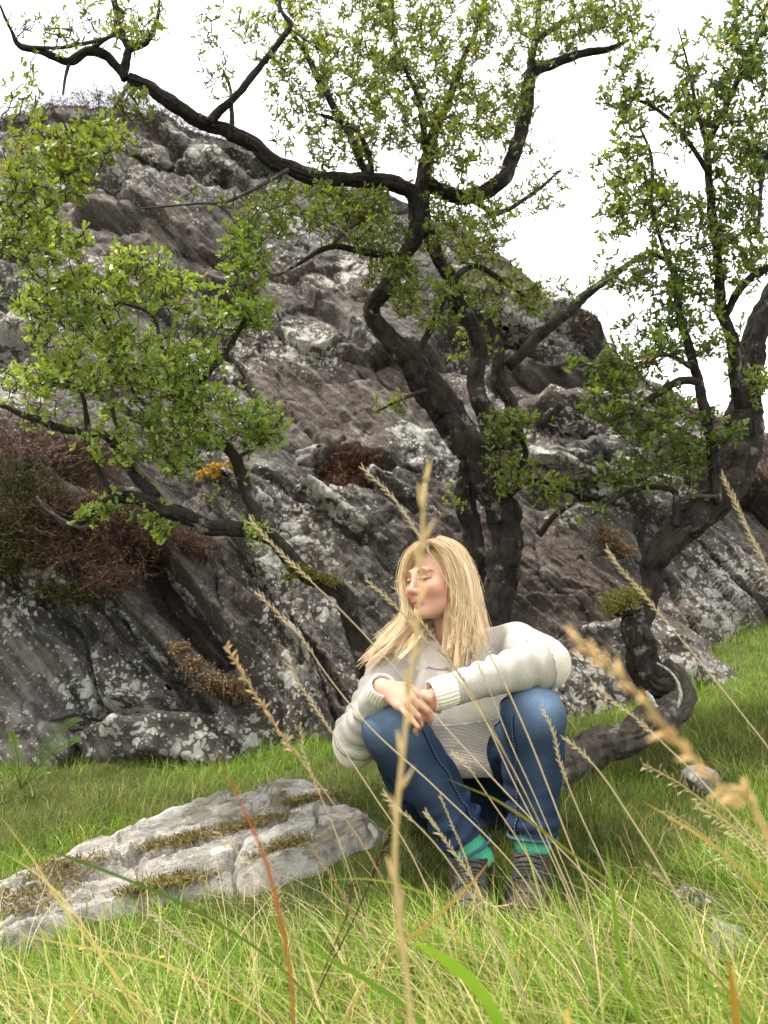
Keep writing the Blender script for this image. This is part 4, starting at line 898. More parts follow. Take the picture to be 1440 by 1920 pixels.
    base = np.tile(np.array((0.50, 0.27, 0.185)), (len(V), 1))
    base *= (1 + 0.05 * fbm(V * 40, 2, 7))[:, None]
    def blend(m, c):
        m = np.clip(m * head, 0, 1)[:, None]; base[:] = base * (1 - m) + np.array(c) * m
    for s in (-1, 1):
        blend(0.55 * np.exp(-((x - s * 0.038) / 0.026) ** 2 - ((z + 0.034) / 0.024) ** 2) * (y < -0.03), (0.52, 0.17, 0.125))
        blend(0.9 * np.exp(-((x - s * 0.032) / 0.018) ** 4 - ((z - 0.0195 + 4 * (x - s * 0.03) ** 2 * 3) / 0.0042) ** 2) * (y < -0.06), (0.22, 0.12, 0.06))
        blend(1.0 * np.exp(-((x - s * 0.032) / 0.0165) ** 6 - ((z + 0.0035) / 0.0034) ** 2) * (y < -0.065), (0.10, 0.05, 0.035))
        blend(0.6 * np.exp(-((x - s * 0.032) / 0.018) ** 4 - ((z - 0.005) / 0.007) ** 2) * (y < -0.065), (0.34, 0.16, 0.11))
    blend(0.45 * np.exp(-(x / 0.014) ** 2 - ((z + 0.036) / 0.012) ** 2) * (y < -0.09), (0.52, 0.17, 0.13))
    blend(0.95 * np.exp(-(x / 0.021) ** 4 - ((z + 0.0695) / 0.0105) ** 4) * (y < -0.078), (0.42, 0.10, 0.095))
    blend(0.7 * np.exp(-(x / 0.021) ** 4 - ((z + 0.069) / 0.0016) ** 2) * (y < -0.078), (0.20, 0.05, 0.05))
    hands = np.minimum(np.linalg.norm(V - wrR, axis=1), np.linalg.norm(V - wrL, axis=1)) < 0.22
    base[hands] = base[hands] * 0.6 + np.array((0.50, 0.25, 0.175)) * 0.4
    body = obj('body', V, Q, M['skin'], person, True, {'col': base})
    bv = BVHTree.FromPolygons([tuple(p) for p in V], [tuple(int(i) for i in q_) for q_ in Q])
    def onface(x, z, off=0.0006):
        o_ = hd(x, -0.22, z); dr = Vector(HM @ np.array((0, 1.0, 0))); h = bv.ray_cast(Vector(o_), dr); return np.array(h[0]) + np.array(h[1]) * off
    def line(name, pts, rad, mat):
        w = catmull(np.array([onface(*p) for p in pts]), 0.003); Vt, T_, Q_ = tube(w, rad * np.interp(np.linspace(0, 1, len(w)), [0, 0.3, 0.8, 1], [0.6, 1, 0.8, 0.3]), 6); obj(name, Vt, [T_, Q_], mat, body)
    for s in (-1, 1):
        line('eyebrow', [(s * 0.014, 0.0185), (s * 0.026, 0.0235), (s * 0.037, 0.0230), (s * 0.046, 0.018)], 0.0019, M['brow'])
        line('eyelashes', [(s * 0.018, -0.0055), (s * 0.026, -0.0050), (s * 0.036, -0.0052), (s * 0.047, -0.0040)], 0.0017, M['lash'])
        line('lid_crease', [(s * 0.019, 0.0045), (s * 0.031, 0.0085), (s * 0.045, 0.0035)], 0.0009, M['crease'])
    line('mouth_line', [(-0.021, -0.0695), (-0.008, -0.0685), (0.0, -0.0695), (0.008, -0.0685), (0.021, -0.0695)], 0.0011, M['mouth'])
build_body()

# ---- clothes
def axis_uv(V, chains, rows):
    """knit rows counted along the nearest limb axis, faded out where two limbs' rows meet"""
    ds, rs_ = [], []
    for pts, rs in chains:
        acc = 0.0; best = np.full(len(V), 9.0); row = np.zeros(len(V))
        for i in range(len(pts) - 1):
            a_, b2 = pts[i], pts[i + 1]; ab = b2 - a_; L = np.linalg.norm(ab); t = np.clip(((V - a_) @ ab) / L ** 2, 0, 1)
            d = np.linalg.norm(V - a_ - t[:, None] * ab, axis=1) - (rs[i] + (rs[i + 1] - rs[i]) * t)
            m = d < best; best[m] = d[m]; row[m] = (acc + t[m] * L) * rows
            acc += L
        ds.append(best); rs_.append(row)
    ds = np.array(ds); o = np.argsort(ds, 0); k = np.arange(len(V))
    out = np.zeros((len(V), 3)); out[:, 0] = np.array(rs_)[o[0], k]; out[:, 2] = sstep(0.003, 0.022, ds[o[1], k] - ds[o[0], k])
    return out

def folds(V, N, a_, b2, t0, t1, amp, n, seed, twist=1.2, radial=None):
    """raise soft creases round a limb between fractions t0..t1 of its axis"""
    ab = b2 - a_; L = np.linalg.norm(ab); t = ((V - a_) @ ab) / L ** 2; d = np.linalg.norm(V - a_ - np.clip(t, 0, 1)[:, None] * ab, axis=1)
    u = unit(np.cross(ab, (0.1, 0.2, 1))); w = np.cross(unit(ab), u); an = np.arctan2((V - a_) @ w, (V - a_) @ u)
    m = sstep(t0, t0 + 0.1, t) * (1 - sstep(t1 - 0.1, t1, t)) * (1 - sstep(0.12, 0.19, d))
    ph = (t - t0) / (t1 - t0) * n * 2 * math.pi + twist * np.sin(an + seed) + 1.3 * fbm(V * 9 + seed, 2, seed)
    f = np.sin(ph); f = np.sign(f) * np.abs(f) ** 0.7
    return V + N * (amp * m * f * (0.6 + 0.6 * vnoise(V * 12, seed)))[:, None]

# jumper
cuffR = wrR + unit(wrR - elR) * 0.004; cuffL = wrL + unit(wrL - elL) * 0.004
hemC = (hipR + hipL) / 2 + np.array((0, -0.10, 0.04))
v = Vol((-0.26, 1.86, 0.10), (0.66, 2.74, 0.80), 0.0052)
armR = ([shR, elR, cuffR], [0.066, 0.056, 0.034]); armL = ([shL, elL, cuffL], [0.066, 0.059, 0.038])
trunkc = ([pel + (0, -0.02, 0.03), chest + (0, 0.01, 0), neckB + (0, 0.015, -0.075)], [0.155, 0.150, 0.085])
v.chain(*trunkc, k=0.06)
v.chain([shR + (0, 0.01, 0), neckB + (0, 0.02, -0.055), shL + (0, 0.01, 0)], [0.066, 0.064, 0.066], 0.05)
v.cap(chest + (-0.06, -0.075, 0.03), chest + (-0.06, -0.07, 0.0), 0.062, 0.06, 0.06); v.cap(chest + (0.075, -0.075, 0.05), chest + (0.075, -0.07, 0.02), 0.062, 0.06, 0.06)
v.cap(hemC + (-0.02, -0.02, 0.08), hemC + (0.05, -0.02, 0.08), 0.085, 0.085, 0.06)
v.cap(hemC + (-0.03, -0.075, 0.055), hemC + (0.06, -0.075, 0.05), 0.034, 0.034, 0.03)
v.chain(*armR, k=0.03); v.chain(*armL, k=0.03)
v.cap(elR + (0.0, 0.0, -0.015), elR + (-0.008, 0.01, -0.03), 0.055, 0.045, 0.03)
v.cut((pel[0] + 0.01, 2.40, 0.292), (0.05, 0.12, -1), 0.26, 0.3, 0.012)
# open cuffs and neckline
for w_, e_ in ((wrR, elR), (wrL, elL)):
    d_ = unit(w_ - e_); v.cut(w_ + d_ * 0.004, d_, 0.075, 0.12); v.cap(w_ - d_ * 0.03, w_ + d_ * 0.05, 0.029, 0.029, 0.004, True)
v.cap(neckB + (0, 0.0, -0.03), hd(0, 0.02, -0.06), 0.056, 0.064, 0.006, True)
V, Q = v.mesh(1); N = vnormals(V, Q)
V = folds(V, N, elL, wrL, 0.02, 0.85, 0.0050, 5.5, 3, 2.2); V = folds(V, N, shL, elL, 0.25, 1.0, 0.0060, 3.0, 5, 2.0)
V = folds(V, N, shR, elR, 0.15, 1.05, 0.0055, 4.5, 8, 2.0); V = folds(V, N, elR, wrR, 0.0, 0.7, 0.0050, 4.0, 9, 2.0)
V = folds(V, N, pel, chest, -0.3, 0.9, 0.0075, 3.2, 12, 1.6)
V = V + N * (0.004 * fbm(V * 11, 3, 31))[:, None]
kn = axis_uv(V, [armR, armL, trunkc], 34.0)
# stitches are real loops on the surface: a fine ripple
V = V + N * (0.0004 * np.sin(kn[:, 0] * 2 * math.pi * 2.0) * kn[:, 2] * (0.7 + 0.5 * vnoise(V * 60, 3)))[:, None]
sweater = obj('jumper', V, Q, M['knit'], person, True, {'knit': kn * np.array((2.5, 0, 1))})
def ribbed_ring(name, c, ax, r, w, n, parent, thick=0.0045):
    """ribbed band: a torus-like sleeve with n ribs"""
    ax = unit(ax); u = unit(np.cross(ax, (0.2, 0.1, 1))); w_ = np.cross(ax, u); A = np.linspace(0, 2 * math.pi, n * 6, endpoint=False); prof = np.linspace(0, 2 * math.pi, 10, endpoint=False)
    rib = 0.5 + 0.5 * np.cos(A * n)
    V = [c + ax * (w * 0.5 * np.sin(p)) + (u * np.cos(a_) + w_ * np.sin(a_)) * (r + thick * (np.cos(p) * 0.8) + 0.0018 * rb * max(np.cos(p), 0)) for a_, rb in zip(A, rib) for p in prof]
    m, k = len(A), len(prof); i = np.arange(m)[:, None] * k; i2 = ((np.arange(m) + 1) % m)[:, None] * k; j = np.arange(k); j2 = (j + 1) % k
    Qr = np.stack([i + j, i + j2, i2 + j2, i2 + j], -1).reshape(-1, 4)
    return obj(name, np.array(V), Qr, M['knit'], parent, True, {'knit': np.zeros((len(V), 3)) + 0.25})
ribbed_ring('cuff', wrR + unit(wrR - elR) * -0.012, wrR - elR, 0.031, 0.062, 24, sweater)
ribbed_ring('cuff', wrL + unit(wrL - elL) * -0.012, wrL - elL, 0.036, 0.066, 24, sweater)
nk = hd(0, 0.03, -0.10) - neckB
ribbed_ring('neckband', neckB + (0, -0.002, -0.030), (0.02, -0.30, 1.0), 0.057, 0.026, 40, sweater)

# jeans
v = Vol((-0.14, 1.90, 0.03), (0.62, 2.76, 0.60), 0.0054)
legR = ([hipR, knR, anR + (0, 0, 0.01)], [0.095, 0.082, 0.056]); legL = ([hipL, knL, anL + (0, 0, 0.008)], [0.095, 0.084, 0.058])
v.cap(pel + (-0.04, 0.03, -0.01), pel + (0.04, 0.03, -0.01), 0.135, 0.135, 0.05)
for (hp, kn_, an_), rs in (legR, legL):
    v.chain([hp, kn_ + (0, 0.02, -0.01)], [0.098, 0.076], 0.04)
    ax_ = unit(an_ - kn_); v.chain([kn_ + (0, 0.004, -0.008), kn_ * 0.55 + an_ * 0.45 + (0, 0.022, 0), an_ + ax_ * 0.02], [0.079, 0.071, 0.063], 0.03)
    v.cut(an_ + ax_ * (0.004 if an_ is anR else -0.014), ax_, 0.09, 0.13); v.cap(an_ - ax_ * 0.01, an_ + ax_ * 0.05, 0.053, 0.053, 0.003, True)
V, Q = v.mesh(1); N = vnormals(V, Q)
for (hp, kn_, an_), sd_ in ((legR[0], 3), (legL[0], 7)):
    V = folds(V, N, kn_, an_, 0.60, 1.02, 0.0060, 3.2, sd_, 1.6); V = folds(V, N, kn_, an_, 0.05, 0.65, 0.0030, 2.2, sd_ + 1, 2.6); V = folds(V, N, hp, kn_, 0.3, 0.95, 0.0045, 3, sd_ + 2, 2.4)
V = V + N * (0.0035 * fbm(V * 10, 3, 51))[:, None]
fd = np.zeros(len(V))  # knee wear, brightened further to paint in light falling on the knee tops
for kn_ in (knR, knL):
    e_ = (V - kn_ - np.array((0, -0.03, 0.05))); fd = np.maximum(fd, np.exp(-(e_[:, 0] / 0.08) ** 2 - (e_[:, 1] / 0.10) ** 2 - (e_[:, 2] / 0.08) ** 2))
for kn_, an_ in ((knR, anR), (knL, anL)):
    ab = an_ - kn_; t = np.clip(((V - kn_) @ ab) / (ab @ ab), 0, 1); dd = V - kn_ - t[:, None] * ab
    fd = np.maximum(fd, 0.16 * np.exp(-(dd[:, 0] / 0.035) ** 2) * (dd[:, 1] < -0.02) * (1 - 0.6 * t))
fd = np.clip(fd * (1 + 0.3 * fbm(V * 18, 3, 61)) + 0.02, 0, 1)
jeans = obj('jeans', V, Q, M['denim'], person, True, {'fade_lit': fd})
JB = BVHTree.FromPolygons([tuple(p) for p in V], [tuple(int(i) for i in q_) for q_ in Q])
def seam(a_, b2, dirv, n, name='seam'):
    dirv = unit(dirv); pts = []
    for t in np.linspace(0.02, 0.93, n):
        c = a_ + (b2 - a_) * t; h = JB.ray_cast(Vector(c + dirv * 0.25), Vector(-dirv))
        if h[0] is not None: pts.append(np.array(h[0] + h[1] * 0.0012))
    bg_ = Bag()
    if len(pts) < 3: return
    Vt, T_, Q_ = tube(np.array(pts), 0.0022, 5); bg_.add(Vt, T_, Q_)
    bg_.obj(name, M['denim'], jeans); st_ = Bag()
    pth = catmull(np.array(pts), 0.0035); nn_ = np.array((0.004 if dirv[0] > 0 else -0.004, -0.0022, 0))
    for i in range(0, len(pth) - 1, 2): Vt, T_, Q_ = tube(pth[i:i + 2] + nn_, 0.0011, 4); st_.add(Vt, T_, Q_)
    st_.obj('stitching', M['thread'], jeans)
seam(knR, anR, (0.80, -0.6, 0.1), 40); seam(knL, anL, (-0.75, -0.66, 0.1), 40); seam(hipL * .4 + knL * .6, knL, (-0.75, -0.35, 0.6), 16); seam(hipR * .4 + knR * .6, knR, (0.75, -0.35, 0.6), 16)
def hem_ring(an_, kn_, r):
    ax_ = unit(an_ - kn_); u = unit(np.cross(ax_, (0, 1, 0.1))); w_ = np.cross(ax_, u); A = np.linspace(0, 2 * math.pi, 40)
    c = an_ + ax_ * 0.001
    Vt, T_, Q_ = tube(np.array([c + (u * math.cos(a_) + w_ * math.sin(a_)) * (r + 0.002 * math.sin(3 * a_)) + ax_ * 0.004 * math.sin(2 * a_ + 1) for a_ in A]), 0.0045, 6, cap=False)
    obj('hem', Vt, Q_, M['denim'], jeans, True, {'fade_lit': np.full(len(Vt), 0.3)})
hem_ring(anR, knR, 0.0605); hem_ring(anL + unit(knL - anL) * 0.018, knL, 0.0605)

# boots, socks
def boot(an_, toe, top):
    f = toe - an_; f[2] = 0; f = unit(f); s = np.cross(f, (0, 0, 1)); up = np.array((0, 0, 1.0)); g0 = min(float(G(toe[0], toe[1])), toe[2])
    B = np.stack([s, f, up], 1)
    heel = np.array((an_[0], an_[1], g0)) - f * 0.055
    L = lambda x, y, z: heel + B @ np.array((x, y, z))
    tl = float(np.dot(toe - heel, f))
    bt = thing('boot', '', '', heel) if False else None
    v = Vol(heel - 0.36, heel + 0.36, 0.0042)
    v.ell(L(0, tl * 0.78, 0.052), (0.048, 0.075, 0.040), 0.02, B); v.ell(L(0, tl * 0.50, 0.062), (0.041, 0.085, 0.050), 0.03, B); v.ell(L(0, tl * 0.18, 0.055), (0.038, 0.055, 0.052), 0.03, B)
    v.chain([L(0, tl * 0.24, 0.07), L(0, tl * 0.22, top)], [0.044, 0.051], 0.03); v.chain([L(0, tl * 0.62, 0.075), L(0, tl * 0.34, top - 0.01)], [0.030, 0.036], 0.03)
    v.cut(L(0, tl * 0.26, top), (0, 0, 1), 0.14, 0.2); v.cap(L(0, tl * 0.25, top - 0.03), L(0, tl * 0.24, top + 0.05), 0.041, 0.043, 0.004, True)
    V, Q = v.mesh(1); V = V[:, :]; V[:, 2] = np.maximum(V[:, 2], g0 + 0.012)
    N = vnormals(V, Q); V = V + N * (0.0016 * fbm(V * 30, 3, 3))[:, None]
    bo = obj('boot', V, Q, M['boot'], person)
    bvh = BVHTree.FromPolygons([tuple(p) for p in V], [tuple(int(i) for i in q_) for q_ in Q])
    # sole
    a_ = np.linspace(0, 2 * math.pi, 48, endpoint=False); wv = np.where(np.sin(a_) > 0, 0.051, 0.043)
    ring = np.stack([wv * np.cos(a_), tl * 0.5 + (tl * 0.5 + 0.012) * np.sin(a_) * 1.0], 1)
    ring[:, 0] *= 1 - 0.22 * np.exp(-((ring[:, 1] - tl * 0.42) / 0.05) ** 2)
    rows = [(0.0, 0.97), (0.006, 1.0), (0.020, 1.01), (0.028, 0.96)]
    Vs = np.array([L(x * k_, tl * 0.5 + (y - tl * 0.5) * k_, z - 0.004) for z, k_ in rows for x, y in ring] + [L(0, tl * .5, -0.004), L(0, tl * .5, 0.024)])
    m = 48; i = np.arange(3)[:, None] * m; j = np.arange(m); j2 = (j + 1) % m
    Qs = np.stack([i + j, i + j2, i + m + j2, i + m + j], -1).reshape(-1, 4)
    Ts = np.concatenate([np.stack([np.full(m, 4 * m), j2, j], 1), np.stack([np.full(m, 4 * m + 1), 3 * m + j, 3 * m + j2], 1)])
    obj('sole', Vs, [Ts, Qs], M['sole'], bo)
    # toe rand, tongue, panel lines and laces laid on the upper
    def onb(p, d):
        h = bvh.ray_cast(Vector(p + d * 0.2), Vector(-d)); return None if h[0] is None else (np.array(h[0]), np.array(h[1]))
    def strip(fn, n, rad, name, mat, off=0.001):
        pts = []
        for t in np.linspace(0, 1, n):
            p, d = fn(t); r_ = onb(p, unit(d))
            if r_: pts.append(r_[0] + r_[1] * off)
        if len(pts) > 2:
            Vt, T_, Q_ = tube(np.array(pts), rad, 6); obj(name, Vt, [T_, Q_], mat, bo)
    strip(lambda t: (L(0, tl * 0.5, 0.03), B @ np.array((math.sin((t - .5) * 3.6), math.cos((t - .5) * 3.6) * 1.4, 0.10))), 30, 0.009, 'toe_rand', M['bootdark'], -0.002)
    strip(lambda t: (L((t - .5) * 0.09, tl * 0.66, 0.02), B @ np.array(((t - .5) * 1.8, 0.25, 1.0))), 18, 0.0026, 'welt', M['bootdark'])
    strip(lambda t: (L((t - .5) * 0.10, tl * 0.76 + 0.02 * math.cos((t - .5) * 3), 0.02), B @ np.array(((t - .5) * 1.8, 0.5, 1.0))), 18, 0.0022, 'welt', M['bootdark'])
    for s_ in (-1, 1): strip(lambda t: (L(0, tl * (0.62 - 0.34 * t), 0.06 + (top - 0.07) * t * t), B @ np.array((s_ * 0.55, 0.75 - 0.1 * t, 0.75 - 0.6 * t))), 20, 0.0055, 'eyelet_band', M['bootdark'], 0.0)
    for k_ in range(7):
        t = 0.08 + k_ * 0.14
        for s_ in (-1, 1): strip(lambda q_: (L(0, tl * (0.62 - 0.33 * (t + 0.05 * q_)), 0.06 + (top - 0.07) * (t + 0.07 * q_) ** 2), B @ np.array((s_ * (0.62 - 1.24 * q_), 0.75, 0.75 - 0.55 * t))), 10, 0.0026, 'lace', M['lace'], 0.004)
    return bo, L, tl
for an_, toe, kn_, top in ((anR, P(888, 1742, 1.91), knR, 0.150), (anL, P(982, 1712, 1.95), knL, 0.155)):
    bo, L, tl = boot(an_ + (0, 0.005, 0), toe, top - 0.02)
    c = an_ * 1.0; ax_ = unit(an_ - kn_)
    A = np.linspace(0, 2 * math.pi, 36, endpoint=False); u = unit(np.cross(ax_, (0, 1, 0.1))); w_ = np.cross(ax_, u); rows = np.linspace(-0.05, 0.055, 16)
    Vs = np.array([c + ax_ * z + (u * math.cos(a_) + w_ * math.sin(a_)) * (0.0445 + 0.0014 * math.sin(a_ * 18) + 0.002 * math.sin(z * 200)) for z in rows for a_ in A])
    i = np.arange(15)[:, None] * 36; j = np.arange(36); j2 = (j + 1) % 36
    obj('sock', Vs, np.stack([i + j, i + j2, i + 36 + j2, i + 36 + j], -1).reshape(-1, 4), M['sock'], person)

# hair: an under-volume that follows the skull plus several thousand strands along guide locks
GR = {
 'near': [
  [(818, 1018, 2.28), (838, 1040, 2.255), (853, 1085, 2.265), (855, 1135, 2.275), (846, 1190, 2.28), (852, 1255, 2.25)],
  [(820, 1012, 2.30), (850, 1032, 2.27), (868, 1080, 2.275), (874, 1140, 2.28), (868, 1200, 2.26), (860, 1262, 2.24)],
  [(822, 1009, 2.32), (856, 1030, 2.31), (874, 1085, 2.31), (882, 1145, 2.32), (892, 1195, 2.31), (885, 1240, 2.29)],
  [(828, 1009, 2.36), (868, 1042, 2.37), (884, 1095, 2.38), (892, 1145, 2.39), (902, 1185, 2.40), (916, 1202, 2.39)],
  [(832, 1010, 2.41), (868, 1045, 2.44), (882, 1100, 2.46), (890, 1150, 2.48), (904, 1190, 2.48), (920, 1215, 2.47)]],
 'top': [
  [(812, 1019, 2.275), (832, 1034, 2.255), (850, 1075, 2.262), (852, 1120, 2.27), (850, 1175, 2.27), (846, 1235, 2.25)],
  [(818, 1011, 2.30), (848, 1022, 2.27), (872, 1070, 2.27), (880, 1130, 2.285), (882, 1190, 2.29), (872, 1250, 2.26)],
  [(826, 1009, 2.35), (864, 1037, 2.35), (880, 1090, 2.36), (888, 1145, 2.37), (905, 1190, 2.38), (915, 1225, 2.36)]],
 'far': [
  [(808, 1018, 2.27), (788, 1024, 2.26), (770, 1042, 2.29), (760, 1075, 2.33), (763, 1115, 2.36), (766, 1160, 2.36), (735, 1200, 2.33), (698, 1228, 2.30)],
  [(808, 1015, 2.30), (778, 1024, 2.31), (763, 1050, 2.36), (757, 1090, 2.39), (767, 1145, 2.39), (728, 1200, 2.36), (676, 1245, 2.32)],
  [(812, 1013, 2.36), (782, 1040, 2.40), (768, 1095, 2.42), (782, 1150, 2.40), (760, 1195, 2.35), (712, 1240, 2.31)],
  [(818, 1012, 2.40), (800, 1060, 2.45), (790, 1110, 2.45), (800, 1160, 2.40), (775, 1200, 2.33), (735, 1245, 2.29)]],
 'back': [
  [(832, 1010, 2.41), (868, 1045, 2.44), (882, 1100, 2.46), (888, 1150, 2.48), (895, 1200, 2.48)],
  [(830, 1012, 2.44), (850, 1050, 2.50), (860, 1110, 2.51), (865, 1160, 2.50), (870, 1210, 2.50)],
  [(818, 1012, 2.40), (800, 1060, 2.45), (790, 1110, 2.45), (800, 1160, 2.42), (790, 1200, 2.42)]],
}
hr = np.random.default_rng(77)
def build_hair():
    v = Vol(headC - np.array((0.34, 0.24, 0.32)), headC + np.array((0.26, 0.26, 0.17)), 0.005)
    v.ell(hd(0, 0.024, 0.040), (0.080, 0.095, 0.085), 0.02, HM)
    v.ell(hd(0, 0.050, -0.03), (0.070, 0.070, 0.10), 0.02, HM)
    # cut the face free
    v.ell(hd(0, -0.095, -0.040), (0.075, 0.095, 0.120), 0.01, HM, True)
    for k, gs in GR.items():
        for g in gs:
            w = np.array([P(*p) for p in g]); m = len(w)
            w = w + (headC - w) * np.interp(np.arange(m), [0, m - 1], [0.10, 0.02])[:, None]
            w0 = 2 if k in ('far', 'top') else 1; v.chain(w[w0:], np.interp(np.arange(w0, m), [w0, w0 + 1, m - 1], [0.007, 0.012, 0.004]), 0.014)
    V, Q = v.mesh(2)
    hair = obj('hair', V, Q, M['hairunder'], person)
    bag = Bag()
    for k, gs in GR.items():
        gw = [catmull(np.array([P(*p) for p in g]), 0.02) for g in gs]
        S = 13
        gw = [np.stack([np.interp(np.linspace(0, 1, S), np.linspace(0, 1, len(g)), g[:, c]) for c in range(3)], 1) for g in gw]
        nl = {'near': 70, 'top': 34, 'far': 52, 'back': 26}[k]
        for l in range(nl):
            f = hr.random() * (len(gw) - 1); i = int(f); f -= i
            path = gw[i] * (1 - f) + gw[i + 1] * f
            tt_ = np.linspace(0, 1, S)[:, None]
            off = hr.normal(size=3) * 0.007; wavy = hr.normal(size=3); ph = hr.random() * 6
            path = path + off * np.minimum(1, tt_ * 2.2) * (0.5 + tt_) + wavy * 0.010 * np.sin(tt_ * 8 + ph) * tt_
            tone = hr.random(); rad = hr.uniform(0.004, 0.009); lockcut = hr.uniform(0.86, 1.08)
            for s_ in range(64):
                o = hr.normal(size=3) * rad * (0.6 if s_ % 7 else 1.1)
                sw = 0.35 + 1.0 * np.sin(np.clip(tt_ * 1.15, 0, 1) * math.pi) * 0.9 - 0.10 * tt_
                cut = 1 - 0.5 * hr.random() ** 1.8
                q_ = path + o * sw + hr.normal(size=3) * 0.004 * tt_ ** 2 + np.cumsum(hr.normal(size=(S, 3)), 0) * 0.0005
                e = max(6, min(S, int(S * cut * lockcut))); q_ = q_[:e]; r_ = np.linspace(0.00052, 0.0003, e)
                sdv = np.cross(np.gradient(q_, axis=0), hr.normal(size=3)); sdv *= (r_ * 1.3 / (np.linalg.norm(sdv, axis=1) + 1e-9))[:, None]
                Vt = np.stack([q_ - sdv, q_ + sdv], 1).reshape(-1, 3); oo = np.arange(e - 1) * 2; Qt = np.stack([oo, oo + 1, oo + 3, oo + 2], 1)
                t1 = np.repeat(np.linspace(0, 1, e), 2)[:, None]
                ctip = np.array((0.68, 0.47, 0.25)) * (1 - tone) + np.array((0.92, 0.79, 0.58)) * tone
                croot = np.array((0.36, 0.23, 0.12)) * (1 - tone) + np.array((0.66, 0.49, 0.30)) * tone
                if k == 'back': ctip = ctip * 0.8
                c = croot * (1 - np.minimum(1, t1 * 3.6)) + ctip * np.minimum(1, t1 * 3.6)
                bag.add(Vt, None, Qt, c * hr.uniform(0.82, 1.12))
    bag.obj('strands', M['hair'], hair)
build_hair()
# ------------------------------------------------------------------ grass, heather, ferns, moss, stalks
gr = np.random.default_rng(5)
PAL = {'lush': [(0.12, 0.23, 0.025), (0.18, 0.30, 0.035), (0.095, 0.185, 0.022), (0.22, 0.31, 0.055)], 'dull': [(0.075, 0.13, 0.02), (0.12, 0.165, 0.032), (0.16, 0.15, 0.055), (0.06, 0.105, 0.02)],
       'straw': [(0.50, 0.41, 0.22), (0.42, 0.33, 0.16), (0.56, 0.48, 0.28), (0.33, 0.27, 0.11)]}
def blades(x, y, z, h, w, lean, col, tipcol, segs=3, azim=None):
    """curved tapered blades as one array; returns V, Q, T, col"""
    n = len(x); az = gr.random(n) * 2 * math.pi if azim is None else azim
    d = np.stack([np.cos(az), np.sin(az), np.zeros(n)], 1)
    fz = az + math.pi / 2 + gr.normal(size=n) * 0.7; s = np.stack([np.cos(fz), np.sin(fz), np.zeros(n)], 1)
    t = np.linspace(0, 1, segs + 1)
    base = np.stack([x, y, z], 1); V = np.empty((n, 2 * segs + 1, 3)); C = np.empty((n, 2 * segs + 1, 3))
    for i, q in enumerate(t):
        c = base + d * (lean * h * q ** 1.7)[:, None]; c[:, 2] += h * (q - 0.35 * lean * q * q * np.minimum(lean, 1.2)) - 0.008 * (q == 0)
        cc = col * (1 - q ** 1.5) + tipcol * q ** 1.5
        if i < segs:
            ww = w * (1 - q * 0.75) * 0.5; V[:, 2 * i] = c - s * ww[:, None]; V[:, 2 * i + 1] = c + s * ww[:, None]; C[:, 2 * i] = cc; C[:, 2 * i + 1] = cc
        else: V[:, 2 * i] = c; C[:, 2 * i] = cc
    m = 2 * segs + 1; o = (np.arange(n) * m)[:, None]
    Q = np.concatenate([np.stack([o[:, 0] + 2 * i, o[:, 0] + 2 * i + 1, o[:, 0] + 2 * i + 3, o[:, 0] + 2 * i + 2], 1) for i in range(segs - 1)]) if segs > 1 else np.zeros((0, 4), int)
    T = np.stack([o[:, 0] + 2 * segs - 2, o[:, 0] + 2 * segs - 1, o[:, 0] + 2 * segs], 1)
    return V.reshape(-1, 3), Q, T, C.reshape(-1, 3)
def pick(pal, n):
    c = np.array(PAL[pal])[gr.integers(0, 4, n)]; return c * gr.uniform(0.75, 1.25, (n, 1))
slab_mask_cache = None
def scatter(n, x0, x1, y0, y1, power=1.0):
    """points on the ground inside the camera's wedge, thinning with distance"""
    y = y0 + (y1 - y0) * gr.random(n) ** power; half = 0.56 * y + 0.12
    x = gr.uniform(-1, 1, n) * half; m = (x > x0) & (x < x1); return x[m], y[m]
def keep_off(x, y):
    m = np.ones(len(x), bool)
    uu = (np.stack([x, y], 1) - e0[:2]) @ ex[:2]; vv = (np.stack([x, y], 1) - e0[:2]) @ np.array((ey[0], ey[1]))
    m &= ~((uu > -0.05) & (uu < Ls) & (vv > 0.03) & (vv < np.interp(np.clip(uu / Ls, 0, 1), [0, 0.25, 0.55, 0.8, 1.0], [0.40, 0.52, 0.62, 0.60, 0.42]) - 0.14))
    for s_ in STONES: m &= np.hypot((x - s_[0]) / 1.2, y - s_[1] + 0.05) > 0.09
    for an_, toe in ((anR, P(888, 1742, 1.91)), (anL, P(982, 1712, 1.95))):
        for f in np.linspace(-0.2, 1, 7):
            c = an_ * (1 - f) + toe * f; m &= np.hypot(x - c[0], y - c[1]) > 0.045
    return m
# fine turf over the whole slope
x, y = scatter(145000, -4, 4, 1.25, 5.6, 1.25); k = keep_off(x, y); x, y = x[k], y[k]; z = G(x, y)
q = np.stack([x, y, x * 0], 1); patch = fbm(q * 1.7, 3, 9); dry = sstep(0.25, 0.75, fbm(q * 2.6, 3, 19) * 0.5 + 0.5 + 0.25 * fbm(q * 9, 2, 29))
lush_mix = sstep(-0.3, 0.4, patch)  # patchy noise that mixes the duller and the fresher green at random
col = pick('dull', len(x)) * (1 - lush_mix[:, None]) + pick('lush', len(x)) * lush_mix[:, None]
st = gr.random(len(x)) < 0.02 + 0.12 * dry; col[st] = pick('straw', st.sum()) * 0.7
ns = np.clip(np.hypot((x + 0.45) / 0.75, (y - 2.25) / 0.55), 0.45, 1)
h = gr.gamma(5, 0.0085, len(x)) * ns * (0.8 + 0.7 * sstep(0.0, 0.6, fbm(q * 2.2, 2, 33))) * np.where(y < 2.0, 1.15, 1.0)
